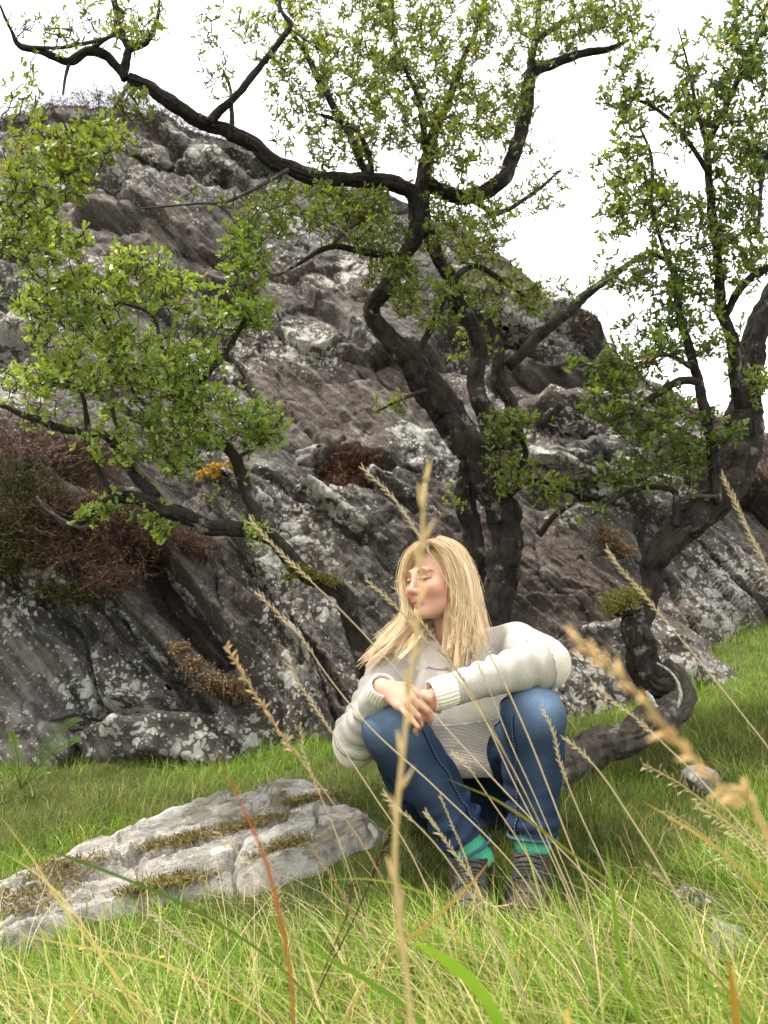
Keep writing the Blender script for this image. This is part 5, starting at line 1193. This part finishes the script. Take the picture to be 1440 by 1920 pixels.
V, Q, T, C = blades(x, y, z, h, gr.uniform(0.0018, 0.0034, len(x)), gr.uniform(0.2, 1.3, len(x)), col, col * np.array((1.25, 1.15, 1.1)), 2)
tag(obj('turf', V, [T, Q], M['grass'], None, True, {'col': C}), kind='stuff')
# longer sedgy tussocks: the near bank, and here and there on the slopes
cx, cy = scatter(800, -4, 4, 0.95, 2.1, 0.9); cx2, cy2 = scatter(300, -4, 4, 2.1, 4.8); cx, cy = np.concatenate([cx, cx2]), np.concatenate([cy, cy2])
far = cy > 2.1
per = np.where(far, 16, 24); X = np.repeat(cx, per) + gr.normal(size=per.sum()) * 0.035; Y = np.repeat(cy, per) + gr.normal(size=per.sum()) * 0.035
hh_ = np.repeat(np.where(far, gr.uniform(0.06, 0.13, len(cx)), gr.uniform(0.10, 0.24, len(cx))), per) * gr.uniform(0.5, 1.15, per.sum())
k = keep_off(X, Y) & ~((X < 0.0) & (Y > 1.55) & (hh_ > 0.09)) & ~((X > 0.02) & (X < 0.60) & (Y > 1.83) & (Y < 2.75)) & ~((hh_ > 0.15) & (Y > 1.75)); X, Y, hh_ = X[k], Y[k], hh_[k]
n = len(X); col = pick('lush', n); st = gr.random(n) < 0.22; col[st] = pick('straw', st.sum())
az = R(160) + gr.normal(size=n) * 1.1
V, Q, T, C = blades(X, Y, G(X, Y), hh_, gr.uniform(0.0020, 0.0048, n), gr.uniform(0.25, 1.5, n), col, col * np.array((1.35, 1.2, 1.1)), 4, az)
tag(obj('tussock_grass', V, [T, Q], M['grass'], None, True, {'col': C}), kind='stuff')
# dry thin straws among the near grass
x, y = scatter(800, -4, 4, 0.9, 1.9, 0.9); n = len(x); hs = gr.uniform(0.14, 0.36, n) * np.where(y > 1.6, 0.75, 1.0)
az = R(165) + gr.normal(size=n) * 0.7; k = ~((x > 0.0) & (x < 0.6) & (y > 1.7)); x, y, hs, az = x[k], y[k], hs[k], az[k]; n = len(x)
col = pick('straw', n); V, Q, T, C = blades(x, y, G(x, y), hs, gr.uniform(0.0011, 0.0020, n), gr.uniform(0.4, 1.6, n), col, col * 1.1, 5, az)
tag(obj('dry_straw', V, [T, Q], M['straw'], None, True, {'col': C}), kind='stuff')

# heather: bushy cushions of fine upright shoots
def heather_mesh(spots, cols, n_per, seed, up=(0, -0.35, 1.0)):
    r = np.random.default_rng(seed); bag = Bag(); VV, TT, CC, QQ = [], [], [], []
    for (c, size) in spots:
        n = int(n_per * 0.75); d = r.normal(size=(n, 3)) * np.array((0.9, 0.8, 0.7)) + np.array(up); d /= np.linalg.norm(d, axis=1)[:, None]
        root = c + r.normal(size=(n, 3)) * size * np.array((0.45, 0.25, 0.20)); L = size * r.uniform(0.35, 0.95, n)
        cc = np.array(cols)[r.integers(0, len(cols), n)] * r.uniform(0.7, 1.35, (n, 1))
        for i in range(n):
            m = 4; t = np.linspace(0, 1, m)[:, None]; path = root[i] + d[i] * L[i] * t + np.array((0, 0, -0.25)) * L[i] * t * t + r.normal(size=(m, 3)) * L[i] * 0.04
            V, _, Q = tube(path, np.linspace(0.0016, 0.0008, m), 3, cap=False); bag.add(V, None, Q, cc[i] * 0.8)
        k = 7; f = r.uniform(0.25, 1.0, (n, k)); pp = root[:, None] + d[:, None] * (L[:, None] * f)[:, :, None] + np.array((0, 0, -0.25)) * (L[:, None] * f * f)[:, :, None]
        pp = (pp + r.normal(size=pp.shape) * 0.006).reshape(-1, 3); m = len(pp); a_ = r.normal(size=(m, 3)); a_ /= np.linalg.norm(a_, axis=1)[:, None]; b2 = np.cross(a_, r.normal(size=(m, 3))); b2 /= np.linalg.norm(b2, axis=1)[:, None]
        sz = r.uniform(0.006, 0.013, (m, 1)); V = np.stack([pp - b2 * sz * 0.3, pp + b2 * sz * 0.3, pp + a_ * sz], 1).reshape(-1, 3)
        bag.add(V, np.arange(3 * m).reshape(-1, 3), None, np.repeat(np.repeat(cc, k, 0) * r.uniform(0.7, 1.4, (m, 1)), 3, 0))
    return bag
HB = [(0.095, 0.050, 0.036), (0.060, 0.034, 0.027), (0.13, 0.080, 0.052), (0.080, 0.058, 0.034)]
HG = [(0.060, 0.062, 0.022), (0.085, 0.080, 0.030), (0.050, 0.045, 0.020), (0.10, 0.075, 0.035)]
HP = [(0.17, 0.105, 0.090), (0.13, 0.075, 0.065), (0.09, 0.060, 0.035), (0.21, 0.14, 0.115)]
HW = [(0.20, 0.135, 0.07), (0.14, 0.09, 0.05), (0.24, 0.18, 0.10), (0.10, 0.07, 0.04)]
def heather(name, label, cat, spots, cols, n_per, seed, up=(0, -0.35, 1.0), kind=None):
    s = [(on_rock(px, py, 0.03), sz) for px, py, sz in spots]; c = np.mean([q_[0] for q_ in s], 0)
    o = heather_mesh(s, cols, n_per, seed, up).obj(name, M['heather'], None, False, c); tag(o, label, cat, kind=kind); return o
heather('heather_bank', 'dark reddish brown heather bank hanging over the ledge below the low hawthorn', 'heather', [(150, 900, .22), (90, 960, .2), (200, 960, .22), (250, 990, .2), (170, 1030, .22), (240, 1050, .18), (310, 1010, .16), (120, 1060, .18), (350, 1030, .13), (210, 1090, .14), (300, 1060, .15), (180, 860, .18), (60, 1000, .18), (150, 985, .2), (230, 1010, .18)], HB, 300, 1)
heather('heather_bank', 'greenish brown heather clump at the left edge of the ledge', 'heather', [(30, 900, .2), (20, 970, .2), (50, 1040, .18), (15, 1060, .16), (-20, 1000, .2), (110, 1110, .10), (150, 1120, .10), (60, 930, .16)], HG, 300, 2)
heather('heather_bank', 'pinkish faded heather patch along the left edge above the ledge', 'heather', [(30, 830, .18), (80, 820, .16), (-10, 800, .18), (120, 850, .14), (60, 860, .16)], HP, 260, 3)
heather('heather_bush', 'brown heather bush growing on the rock shelf left of the main trunk', 'heather', [(655, 900, .2), (630, 880, .16), (685, 885, .18), (660, 860, .15), (700, 905, .13), (640, 915, .13)], [(0.13, 0.06, 0.04), (0.10, 0.05, 0.035), (0.17, 0.10, 0.06), (0.09, 0.05, 0.03)], 300, 4)
heather('heather_ridge', 'dark heather fringe along the top of the rock at upper left', 'heather', [(px, py, .30) for px, py in ((60, 215), (100, 205), (140, 200), (180, 196), (215, 200), (250, 202), (290, 212), (325, 225), (350, 250), (390, 262), (430, 280), (20, 228), (270, 235), (310, 255), (240, 225))], [(0.05, 0.035, 0.05), (0.06, 0.05, 0.03), (0.10, 0.055, 0.07), (0.045, 0.04, 0.025)], 220, 5)
heather('heather_ridge', 'sparse heather on the skyline right of the main trunk', 'heather', [(880, 425, .22), (905, 445, .2), (930, 465, .2), (860, 415, .2), (1075, 590, .16), (1100, 615, .16)], HP, 130, 6)
heather('heather_ridge', 'pink flowering heather on the low skyline behind the right hawthorn', 'heather', [(1330, 795, .2), (1300, 790, .18), (1365, 800, .18), (1290, 905, .10), (1420, 840, .24), (1440, 900, .22), (1260, 770, .16)], HP, 220, 7)
heather('withered_grass', 'rusty withered grass tuft in the gully at lower left', 'grass tuft', [(390, 1275, .08), (420, 1285, .07), (445, 1300, .06), (360, 1245, .05), (335, 1215, .05)], HW, 200, 8, (0.3, -0.5, 0.3))
heather('withered_grass', 'small dry grass tuft hanging by the bend of the right trunk', 'grass tuft', [(1135, 1000, .07), (1150, 1015, .07), (1170, 1030, .06)], HW, 120, 9, (0.2, -0.4, 0.1))
heather('moss_cushion', 'orange moss cushion on the rock under the low hawthorn', 'moss', [(410, 885, .06), (435, 880, .05), (385, 893, .05)], [(0.42, 0.25, 0.03), (0.5, 0.32, 0.05), (0.33, 0.2, 0.03), (0.42, 0.3, 0.06)], 220, 10)
# shaggy moss on the slab and on the boughs
def tuft(name, label, spots, n_per, cols, seed, cat='moss', L=0.03, fl=1.0):
    r = np.random.default_rng(seed); bag = Bag(); c0 = np.mean([s[0] for s in spots], 0)
    for c, sx in spots:
        n = n_per; g_ = r.normal(size=(n, 3)) * sx; p = np.asarray(c) + g_ * np.array((0.62, 0.40, 0.10 * fl)) + (np.array((0.12, 0.30, 0.06)) * g_[:, :1] if cat == 'moss' and fl == 1 else 0); d = r.normal(size=(n, 3)) + np.array((-0.1, -0.5, 0.7)); d /= np.linalg.norm(d, axis=1)[:, None]
        s_ = np.cross(d, r.normal(size=(n, 3))); s_ /= np.linalg.norm(s_, axis=1)[:, None]; Ln = L * r.uniform(0.5, 1.5, (n, 1)); w = r.uniform(0.0009, 0.0018, (n, 1))
        a_ = p; b2 = p + d * Ln * 0.6; e_ = p + d * Ln + np.array((0, 0, -0.35)) * Ln
        V = np.stack([a_ - s_ * w, a_ + s_ * w, b2 + s_ * w * .7, b2 - s_ * w * .7, e_], 1).reshape(-1, 3); o = np.arange(n) * 5
        cc = np.array(cols)[r.integers(0, len(cols), n)] * r.uniform(0.7, 1.3, (n, 1))
        bag.add(V, np.stack([o + 3, o + 2, o + 4], 1), np.stack([o, o + 1, o + 2, o + 3], 1), np.repeat(cc, 5, 0))
    return tag(bag.obj(name, M['heather'], None, False, c0), label, cat)
MC = [(0.15, 0.125, 0.035), (0.19, 0.155, 0.05), (0.11, 0.10, 0.028), (0.23, 0.17, 0.075)]
def sl_spots(rows): return [(p, s) for p, s in ((on_slab(a_, b2), c_) for a_, b2, c_ in rows) if p is not None]
for lab, rows in (('shaggy brown green moss tuft along the middle of the pale slab', [(300, 1585, .06), (335, 1575, .06), (370, 1568, .05)]),
                  ('mossy grass tuft on the upper middle of the pale slab', [(440, 1552, .05), (470, 1545, .055), (505, 1535, .05)]),
                  ('rounded moss cushion near the right end of the pale slab', [(560, 1500, .06), (590, 1495, .06), (545, 1580, .05), (520, 1595, .05)]),
                  ('moss patch at the low left end of the pale slab', [(100, 1640, .08), (50, 1680, .08), (20, 1710, .08), (140, 1615, .06)]),
                  ('dry mossy clump on the lower front face of the pale slab', [(325, 1645, .05), (350, 1650, .05), (260, 1668, .04)])):
    s = sl_spots(rows)
    if s: tuft('moss_tuft', lab, s, 520, MC, len(lab), L=0.022)
tuft('moss_tuft', 'yellow green moss on the bend of the low bough', [(P(550, 1062, 2.90), .03), (P(572, 1072, 2.905), .03), (P(600, 1082, 2.915), .03), (P(543, 1082, 2.90), .02), (P(625, 1092, 2.93), .02)], 600, [(0.13, 0.12, 0.03), (0.18, 0.16, 0.04), (0.10, 0.10, 0.025)], 61, L=0.014, fl=2)
tuft('moss_tuft', 'bright moss clump on the stub of the curled right trunk', [(P(1160, 1125, 2.92), .05), (P(1180, 1118, 2.93), .045), (P(1150, 1140, 2.92), .035), (P(1195, 1112, 2.94), .03)], 800, [(0.16, 0.16, 0.035), (0.22, 0.20, 0.05), (0.13, 0.13, 0.03)], 62, L=0.018, fl=3)

# ferns
def fern(label, base, fronds, seed):
    r = np.random.default_rng(seed); t = thing('fern', label, 'fern', base)
    for tip, wid, sag in fronds:
        tip = np.asarray(tip); n = 26; f = np.linspace(0, 1, n)[:, None]
        path = base + (tip - base) * f + np.array((0, 0, sag)) * np.sin(f * math.pi); bag = Bag()
        V, T, Q = tube(path, np.linspace(0.0022, 0.0007, n), 4); bag.add(V, T, Q, (0.12, 0.13, 0.03))
        tg = unit(tip - base); sd_ = unit(np.cross(tg, (0.1, -1.0, 0.4)))
        for i in range(6, n):
            g = i / n; L = wid * (1 - g) ** 0.7 * 1.15
            for s_ in (-1, 1):
                d = unit(sd_ * s_ + tg * 0.35 + r.normal(size=3) * 0.06); m = max(3, int(L / 0.008)); w = np.cross(d, np.cross(tg, sd_))
                for k_ in range(m):
                    p = path[i] + d * L * (k_ + 0.3) / m; l2 = 0.009 * (1 - 0.6 * k_ / m)
                    for s2 in (-1, 1):
                        e_ = p + unit(w * s2 + d * 0.5) * l2; bag.add([p - d * 0.002, p + d * 0.0022, e_ + d * 0.001, e_ - d * 0.001], None, [(0, 1, 2, 3)], np.array((0.11, 0.18, 0.04)) * r.uniform(0.8, 1.25))
        bag.obj('frond', M['grass'], t)
fb = P(40, 1480, 3.12)
fern('green fern with arching fronds at the foot of the rock at lower left', fb, [(P(145, 1348, 2.95), 0.05, 0.05), (P(150, 1385, 2.95), 0.045, 0.04), (P(20, 1372, 2.95), 0.045, 0.03), (P(15, 1440, 2.9), 0.04, 0.02), (P(90, 1440, 2.95), .03, .01)], 1)
fb = on_rock(505, 850, 0.02)
fern('small fern tuft in a crevice right of the low hawthorn', fb, [(P(548, 790, fb[1] - 0.1), 0.05, 0.03), (P(530, 765, fb[1] - 0.1), 0.05, 0.03), (P(545, 825, fb[1] - 0.1), 0.045, 0.01)], 2)

# grass stalks with seed heads that stand up in front of everything
def stalk(label, pts, Y0, Y1, width, head, headw=0.0, kind='rye', col=(0.66, 0.56, 0.36), seed=0, col2=None, blade=False):
    """pts from the tip down, in photo pixels; Y0 tip distance, Y1 root distance; head = fraction of the length that carries spikelets"""
    r = np.random.default_rng(seed + 100); pts = np.array(pts, float); L = np.concatenate([[0], np.cumsum(np.hypot(*np.diff(pts, axis=0).T))]); L /= L[-1]
    w3 = np.array([P(a_, b2, Y0 + (Y1 - Y0) * l) for (a_, b2), l in zip(pts, L)])
    if w3[-1, 2] > 0.02:        # carry on down to the ground
        d = w3[-1] - w3[-2]; d = d / max(abs(d[2]), 1e-3); gz_ = float(G(w3[-1, 0], w3[-1, 1])); dz = w3[-1, 2] - gz_ + 0.01
        hx = np.clip(d[0] * dz, -0.25, 0.25) * 0.6; w3 = np.vstack([w3, w3[-1] + (hx * 0.6, 0.02, -dz * 0.5), w3[-1] + (hx, 0.03, -dz)])
    path = catmull(w3, 0.012); s = np.concatenate([[0], np.cumsum(np.linalg.norm(np.diff(path, axis=0), axis=1))]); tot = s[-1]; f = s / tot
    base = path[-1]; t = thing('grass_stalk', label, 'grass', base)
    rw = width * Y0 / FPX / 2; c = np.array(col); cc = c * (1 - f[:, None]) + np.array(col2 if col2 is not None else c) * f[:, None]
    if blade:
        u = np.gradient(path, axis=0); u /= np.linalg.norm(u, axis=1)[:, None]; sd_ = np.cross(u, (0.15, 1.0, 0.1)); sd_ /= np.linalg.norm(sd_, axis=1)[:, None]; nn = np.cross(sd_, u)
        ww = rw * np.minimum(1, f * 6 + 0.08) * (1 - 0.35 * f); V = np.stack([path - sd_ * ww[:, None] + nn * ww[:, None] * .35, path, path + sd_ * ww[:, None] + nn * ww[:, None] * .35], 1).reshape(-1, 3)
        n = len(path); o = np.arange(n - 1) * 3; Q = np.concatenate([np.stack([o, o + 1, o + 4, o + 3], 1), np.stack([o + 1, o + 2, o + 5, o + 4], 1)])
        obj('blade', V, Q, M['grass'], t, True, {'col': np.repeat(cc, 3, 0)}); return t
    V, T, Q = tube(path, rw * (0.55 + 0.45 * np.minimum(1, f * 3)), 6); obj('stem', V, [T, Q], M['straw'], t, True, {'col': np.vstack([np.repeat(cc, 6, 0), cc[0], cc[-1]])})
    if head > 0:
        bag = Bag(); n = max(5, int(head * tot / {'dense': 0.0030, 'sparse': 0.017}.get(kind, 0.0052)))
        for i in range(n):
            q_ = head * tot * i / n; p = np.array([np.interp(q_, s, path[:, k_]) for k_ in range(3)]); j = min(len(path) - 2, int(np.searchsorted(s, q_))); up = unit(path[max(j - 1, 0)] - path[j + 1])
            sd_ = unit(np.cross(up, (0.1, 1, 0.2))); al = (i % 2) * 2 - 1
            if kind == 'panicle': d = unit(up * 0.75 + sd_ * al * r.uniform(0.3, 0.9) + r.normal(size=3) * 0.2); off = r.uniform(0.2, 1.0) * headw * (0.3 + 0.7 * i / n); l = r.uniform(0.006, 0.009)
            elif kind == 'dense': d = unit(up + r.normal(size=3) * 0.38); off = 0; l = headw * r.uniform(0.8, 1.5)
            else: d = unit(up + sd_ * al * 0.30 + r.normal(size=3) * 0.08); off = 0; l = headw * r.uniform(0.7, 1.0)
            a_ = p + d * off
            if off > 0.004: Vt, _, Qt = tube(np.array([p, a_]), 0.0003, 3, cap=False); bag.add(Vt, None, Qt, c)
            m = 5; g = np.linspace(0, 1, m)[:, None]; wv = l * {'dense': 0.13, 'sparse': 0.085}.get(kind, 0.075) * np.array([0.4, 1.0, 0.95, 0.55, 0.06])
            Vt, Tt, Qt = tube(a_ + d * l * g, np.maximum(wv, 0.0002), 5); bag.add(Vt, Tt, Qt, c * r.uniform(0.85, 1.2))
        bag.obj('seed_head', M['straw'], t)
    return t
S = [
 ('tall blurred straw stalk crossing in front of the face', [(797, 905), (792, 1000), (790, 1080), (783, 1170), (770, 1270), (757, 1400), (745, 1520), (741, 1640), (755, 1780), (772, 1925)], .46, .50, 10, .36, .020, 'sparse', (0.62, 0.47, 0.22)),
 ('fat blurred seed head slanting in from the right edge', [(1084, 1205), (1120, 1238), (1165, 1270), (1215, 1322), (1260, 1380), (1320, 1440), (1390, 1515), (1445, 1575)], .36, .42, 9, .60, .008, 'dense', (0.66, 0.47, 0.21)),
 ('straw stalk whose tip stands over the brown heather bush', [(683, 880), (738, 935), (785, 1003), (850, 1112), (925, 1240), (990, 1380), (1060, 1560), (1130, 1740)], 1.10, 1.4, 3.2, .16, .014),
 ('straw stalk whose head crosses the end of the low bough', [(473, 980), (515, 1025), (560, 1068), (640, 1145), (720, 1230), (850, 1380), (1000, 1540), (1180, 1730)], 1.05, 1.4, 3.2, .11, .014),
 ('straw stalk ending in front of the dark rock left of the hair', [(488, 1115), (525, 1155), (565, 1195), (620, 1275), (700, 1370), (820, 1480), (960, 1620), (1050, 1760)], 1.10, 1.4, 3.2, .13, .014),
 ('straw stalk with plump head beside the chin', [(690, 1090), (745, 1140), (790, 1190), (840, 1250), (890, 1320), (950, 1420), (1010, 1540), (1080, 1700)], 1.15, 1.45, 3.0, .17, .013),
 ('straw stalk passing just below the lips', [(741, 1102), (765, 1138), (800, 1178), (850, 1250), (900, 1330), (960, 1460), (1030, 1600), (1100, 1760)], 1.15, 1.45, 2.6, .14, .012),
 ('faint straw stalk over the hair on the chest', [(842, 1152), (870, 1185), (890, 1230), (920, 1300), (960, 1400), (1010, 1510), (1080, 1680)], 1.2, 1.45, 2.4, .18, .011),
 ('straw stalk with mauve spikelets over the jumper front', [(808, 1210), (835, 1230), (855, 1255), (905, 1330), (960, 1440), (1020, 1560), (1070, 1690)], 1.2, 1.45, 2.6, .12, .012, 'rye', (0.45, 0.33, 0.22)),
 ('straw stalk rising in front of the curled trunk and grassy slope', [(1140, 1033), (1165, 1068), (1195, 1100), (1240, 1155), (1320, 1250), (1400, 1350), (1460, 1430), (1540, 1560)], 1.05, 1.3, 3.2, .15, .014),
 ('straw stalk at the right edge over the lichened rock', [(1356, 897), (1378, 940), (1400, 990), (1440, 1070), (1490, 1190), (1560, 1400)], 1.05, 1.25, 3.4, .25, .015),
 ('straw stalk with slim head in front of the lying log', [(1112, 1282), (1150, 1315), (1190, 1345), (1250, 1400), (1330, 1480), (1440, 1610), (1540, 1740)], 1.1, 1.3, 3.2, .16, .014),
 ('straw stalk with a narrow head below the lying log', [(1058, 1385), (1085, 1405), (1130, 1455), (1180, 1530), (1230, 1610), (1290, 1720), (1345, 1840), (1375, 1930)], 1.1, 1.3, 3.6, .10, .012),
 ('thick golden seed head before the gully at left', [(425, 1215), (455, 1265), (490, 1320), (530, 1382), (575, 1440), (620, 1500), (690, 1600), (760, 1740)], 0.95, 1.3, 3.4, .26, .010, 'dense', (0.55, 0.40, 0.22)),
 ('straw stalk with feathery tip left of her elbow', [(541, 1237), (560, 1280), (590, 1325), (640, 1400), (700, 1490), (770, 1600), (830, 1740)], 1.15, 1.4, 2.8, .2, .013),
 ('straw stalk rising before the nearer shin of her far leg', [(1018, 1330), (1040, 1380), (1050, 1430), (1085, 1520), (1140, 1640), (1200, 1780)], 1.2, 1.4, 2.8, .22, .013),
 ('short straw stalk with a spiky head beside the grass bank edge', [(563, 1365), (572, 1420), (600, 1490), (640, 1590), (680, 1720)], 1.2, 1.4, 2.4, .22, .012),
 ('plump pale seed head before the left shin', [(722, 1490), (740, 1512), (775, 1540), (830, 1600), (890, 1690), (950, 1800)], 1.1, 1.3, 3.2, .13, .015),
 ('pair-like fat pale seed head in front of the green sock', [(800, 1525), (820, 1555), (845, 1590), (880, 1640), (920, 1720), (970, 1830)], 1.1, 1.3, 3.4, .28, .015),
 ('small pale seed head in front of her inner shin', [(852, 1415), (875, 1435), (920, 1500), (980, 1590), (1050, 1720)], 1.2, 1.4, 2.6, .10, .016),
 ('slim ladder-like seed head between the shins', [(826, 1495), (845, 1540), (868, 1595), (890, 1660), (920, 1760)], 1.2, 1.4, 2.4, .42, .010),
 ('straw panicle with splayed spikelets at right below the slope', [(1205, 1432), (1250, 1455), (1290, 1480), (1350, 1530), (1430, 1610), (1500, 1720)], 1.0, 1.2, 2.8, .36, .020, 'panicle', (0.58, 0.46, 0.26)),
 ('straw panicle drooping beside the lichened stone', [(1250, 1520), (1290, 1545), (1335, 1580), (1390, 1650), (1450, 1760)], 1.0, 1.2, 2.8, .38, .016, 'panicle', (0.58, 0.46, 0.26)),
 ('dense pale panicle at the right edge below the blurred head', [(1307, 1512), (1350, 1535), (1400, 1565), (1450, 1605), (1520, 1700)], 1.0, 1.15, 3.0, .42, .020, 'panicle', (0.60, 0.47, 0.27)),
 ('ragged panicle at lower right over the shaded turf', [(1214, 1622), (1245, 1650), (1285, 1690), (1340, 1770), (1390, 1880)], 1.0, 1.2, 2.8, .28, .012, 'rye', (0.56, 0.46, 0.28)),
 ('dark maroon sedge head left of the boots', [(735, 1560), (712, 1605), (700, 1640), (660, 1730), (600, 1850)], 1.3, 1.4, 2.6, .22, .010, 'dense', (0.065, 0.025, 0.022)),
 ('brown sedge stem with small dark heads left of centre', [(662, 1650), (648, 1720), (615, 1800), (580, 1900)], 1.25, 1.35, 2.6, .2, .009, 'dense', (0.12, 0.07, 0.035)),
 ('tawny seed head leaning over the slab corner', [(588, 1595), (620, 1640), (655, 1700), (700, 1790), (750, 1900)], 1.1, 1.3, 3.0, .3, .013, 'rye', (0.48, 0.36, 0.2)),
 ('thin bleached stalk with forked head over the slab front', [(408, 1560), (450, 1600), (490, 1640), (530, 1720), (560, 1830)], 1.1, 1.3, 2.4, .4, .016, 'panicle', (0.58, 0.5, 0.32)),
 ('bleached stalk lying over the grass at lower left', [(285, 1715), (330, 1750), (390, 1790), (450, 1850), (520, 1930)], 1.1, 1.25, 2.6, .2, .014, 'rye', (0.6, 0.52, 0.34)),
 ('tawny stalk nodding in front of the boots', [(960, 1695), (925, 1700), (905, 1690), (860, 1740), (800, 1830), (760, 1920)], 1.2, 1.35, 2.8, .12, .012, 'rye', (0.5, 0.38, 0.2)),
]
for i, a_ in enumerate(S): stalk(*a_[:8] if len(a_) >= 8 else a_ + ('rye',), *(a_[8:9] if len(a_) > 8 else ((0.66, 0.56, 0.36),)), seed=i)
gold, green, olive = (0.58, 0.44, 0.2), (0.13, 0.23, 0.035), (0.16, 0.19, 0.04)
Bl = [
 ('tall grass blade with a red tip fading to yellow green', [(408, 1420), (440, 1480), (470, 1545), (500, 1620), (520, 1700), (540, 1800), (550, 1925)], .62, .66, 8, (0.36, 0.08, 0.045), (0.26, 0.30, 0.05)),
 ('long dark green blade slanting across the slab', [(-10, 1565), (120, 1605), (250, 1655), (350, 1700), (430, 1745), (520, 1810), (600, 1900)], .85, 1.0, 7, (0.07, 0.12, 0.03), (0.11, 0.18, 0.03)),
 ('olive blade with a brown tip crossing her inner shin', [(838, 1460), (880, 1478), (930, 1500), (1000, 1545), (1060, 1592), (1150, 1660), (1230, 1730), (1340, 1830)], .95, 1.15, 6, (0.14, 0.13, 0.04), (0.20, 0.24, 0.05)),
 ('broad bright green blade at bottom centre', [(768, 1768), (800, 1778), (840, 1805), (890, 1850), (940, 1930)], .80, .88, 26, (0.20, 0.34, 0.04), (0.17, 0.30, 0.04)),
 ('upright bright green blade right of the boots', [(1137, 1583), (1144, 1640), (1152, 1700), (1162, 1790), (1180, 1860), (1205, 1930)], .95, 1.0, 9, (0.17, 0.28, 0.03), (0.13, 0.24, 0.03)),
 ('arching pale green blade in front of the boots', [(600, 1652), (680, 1648), (750, 1660), (830, 1690), (900, 1722), (980, 1775), (1060, 1850)], 1.0, 1.15, 4.5, (0.24, 0.28, 0.07), (0.17, 0.24, 0.05)),
 ('golden bent blade pointing up at the left boot', [(925, 1605), (890, 1650), (850, 1690), (800, 1735), (750, 1775), (690, 1840)], 1.0, 1.1, 6, (0.42, 0.26, 0.09), (0.5, 0.42, 0.15)),
 ('wide green blade under the drooping panicles at right', [(1205, 1502), (1260, 1535), (1330, 1580), (1400, 1640), (1460, 1710), (1520, 1820)], .95, 1.1, 7, (0.40, 0.30, 0.12), (0.14, 0.24, 0.035)),
 ('russet blade tip at the lower right corner', [(1364, 1790), (1370, 1830), (1378, 1880), (1384, 1940)], .8, .84, 14, (0.32, 0.16, 0.04), (0.22, 0.30, 0.04)),
 ('buff dry blade at the bottom left', [(122, 1862), (130, 1890), (146, 1945)], .62, .64, 16, (0.42, 0.27, 0.12), (0.5, 0.36, 0.17)),
 ('buff blade tip at the bottom right of centre', [(1066, 1885), (1064, 1905), (1070, 1950)], .6, .62, 22, (0.56, 0.42, 0.2), (0.4, 0.36, 0.12)),
 ('long straw blade sweeping over the lower left grass', [(0, 1530), (60, 1610), (110, 1690), (180, 1780), (240, 1860), (300, 1950)], .9, 1.0, 4.5, gold, gold),
 ('thin straw blade crossing the left end of the slab', [(0, 1595), (70, 1640), (130, 1700), (190, 1790), (260, 1920)], .95, 1.05, 4, (0.6, 0.5, 0.27), gold),
 ('long straw blade sloping down to the bottom centre', [(0, 1745), (120, 1770), (280, 1800), (400, 1850), (520, 1930)], .95, 1.05, 4, (0.56, 0.46, 0.22), gold),
 ('arched straw blade at the bottom left corner', [(0, 1872), (80, 1850), (140, 1846), (200, 1870), (250, 1920)], .9, .95, 4.5, (0.5, 0.46, 0.2), olive),
 ('deep green blade rising at bottom right', [(1245, 1800), (1300, 1830), (1360, 1870), (1420, 1930)], .85, .9, 7, green, green),
 ('green blade crossing the bottom centre grass', [(540, 1750), (620, 1800), (720, 1860), (800, 1930)], .85, .9, 11, green, green),
]
for i, (lab, pts, y0, y1, w, c1, c2) in enumerate(Bl): stalk(lab, pts, y0, y1, w, 0, 0, 'rye', c1, i, c2, True)

# little yellow flowers
YF = NB('yellow_petal'); M['petal'] = YF.done((0.62, 0.50, 0.03), 0.6)
for px, py, lab in ((148, 1835, 'tiny yellow flower in the turf at lower left'), (298, 1852, 'tiny yellow flower nearest the bottom of the turf left of centre'), (88, 1478, 'tiny yellow flower in the grass below the fern')):
    p = on_ground(px, py); t = thing('buttercup', lab, 'flower', p); tp = p + (0.004, -0.005, 0.055)
    V, T, Q = tube(np.array([p, p + (0.006, 0, 0.03), tp]), 0.0008, 4); obj('stem', V, [T, Q], M['grass'], t, True, {'col': np.tile((0.1, 0.17, 0.03), (len(V), 1))})
    for k_ in range(5):
        a_ = k_ * 2 * math.pi / 5; d = np.array((math.cos(a_), math.sin(a_), 0.5)); s_ = np.array((-math.sin(a_), math.cos(a_), 0))
        obj('petal', np.array([tp, tp + d * .004 - s_ * .003, tp + d * .0075, tp + d * .004 + s_ * .003]), np.array([(0, 1, 2, 3)]), M['petal'], t)
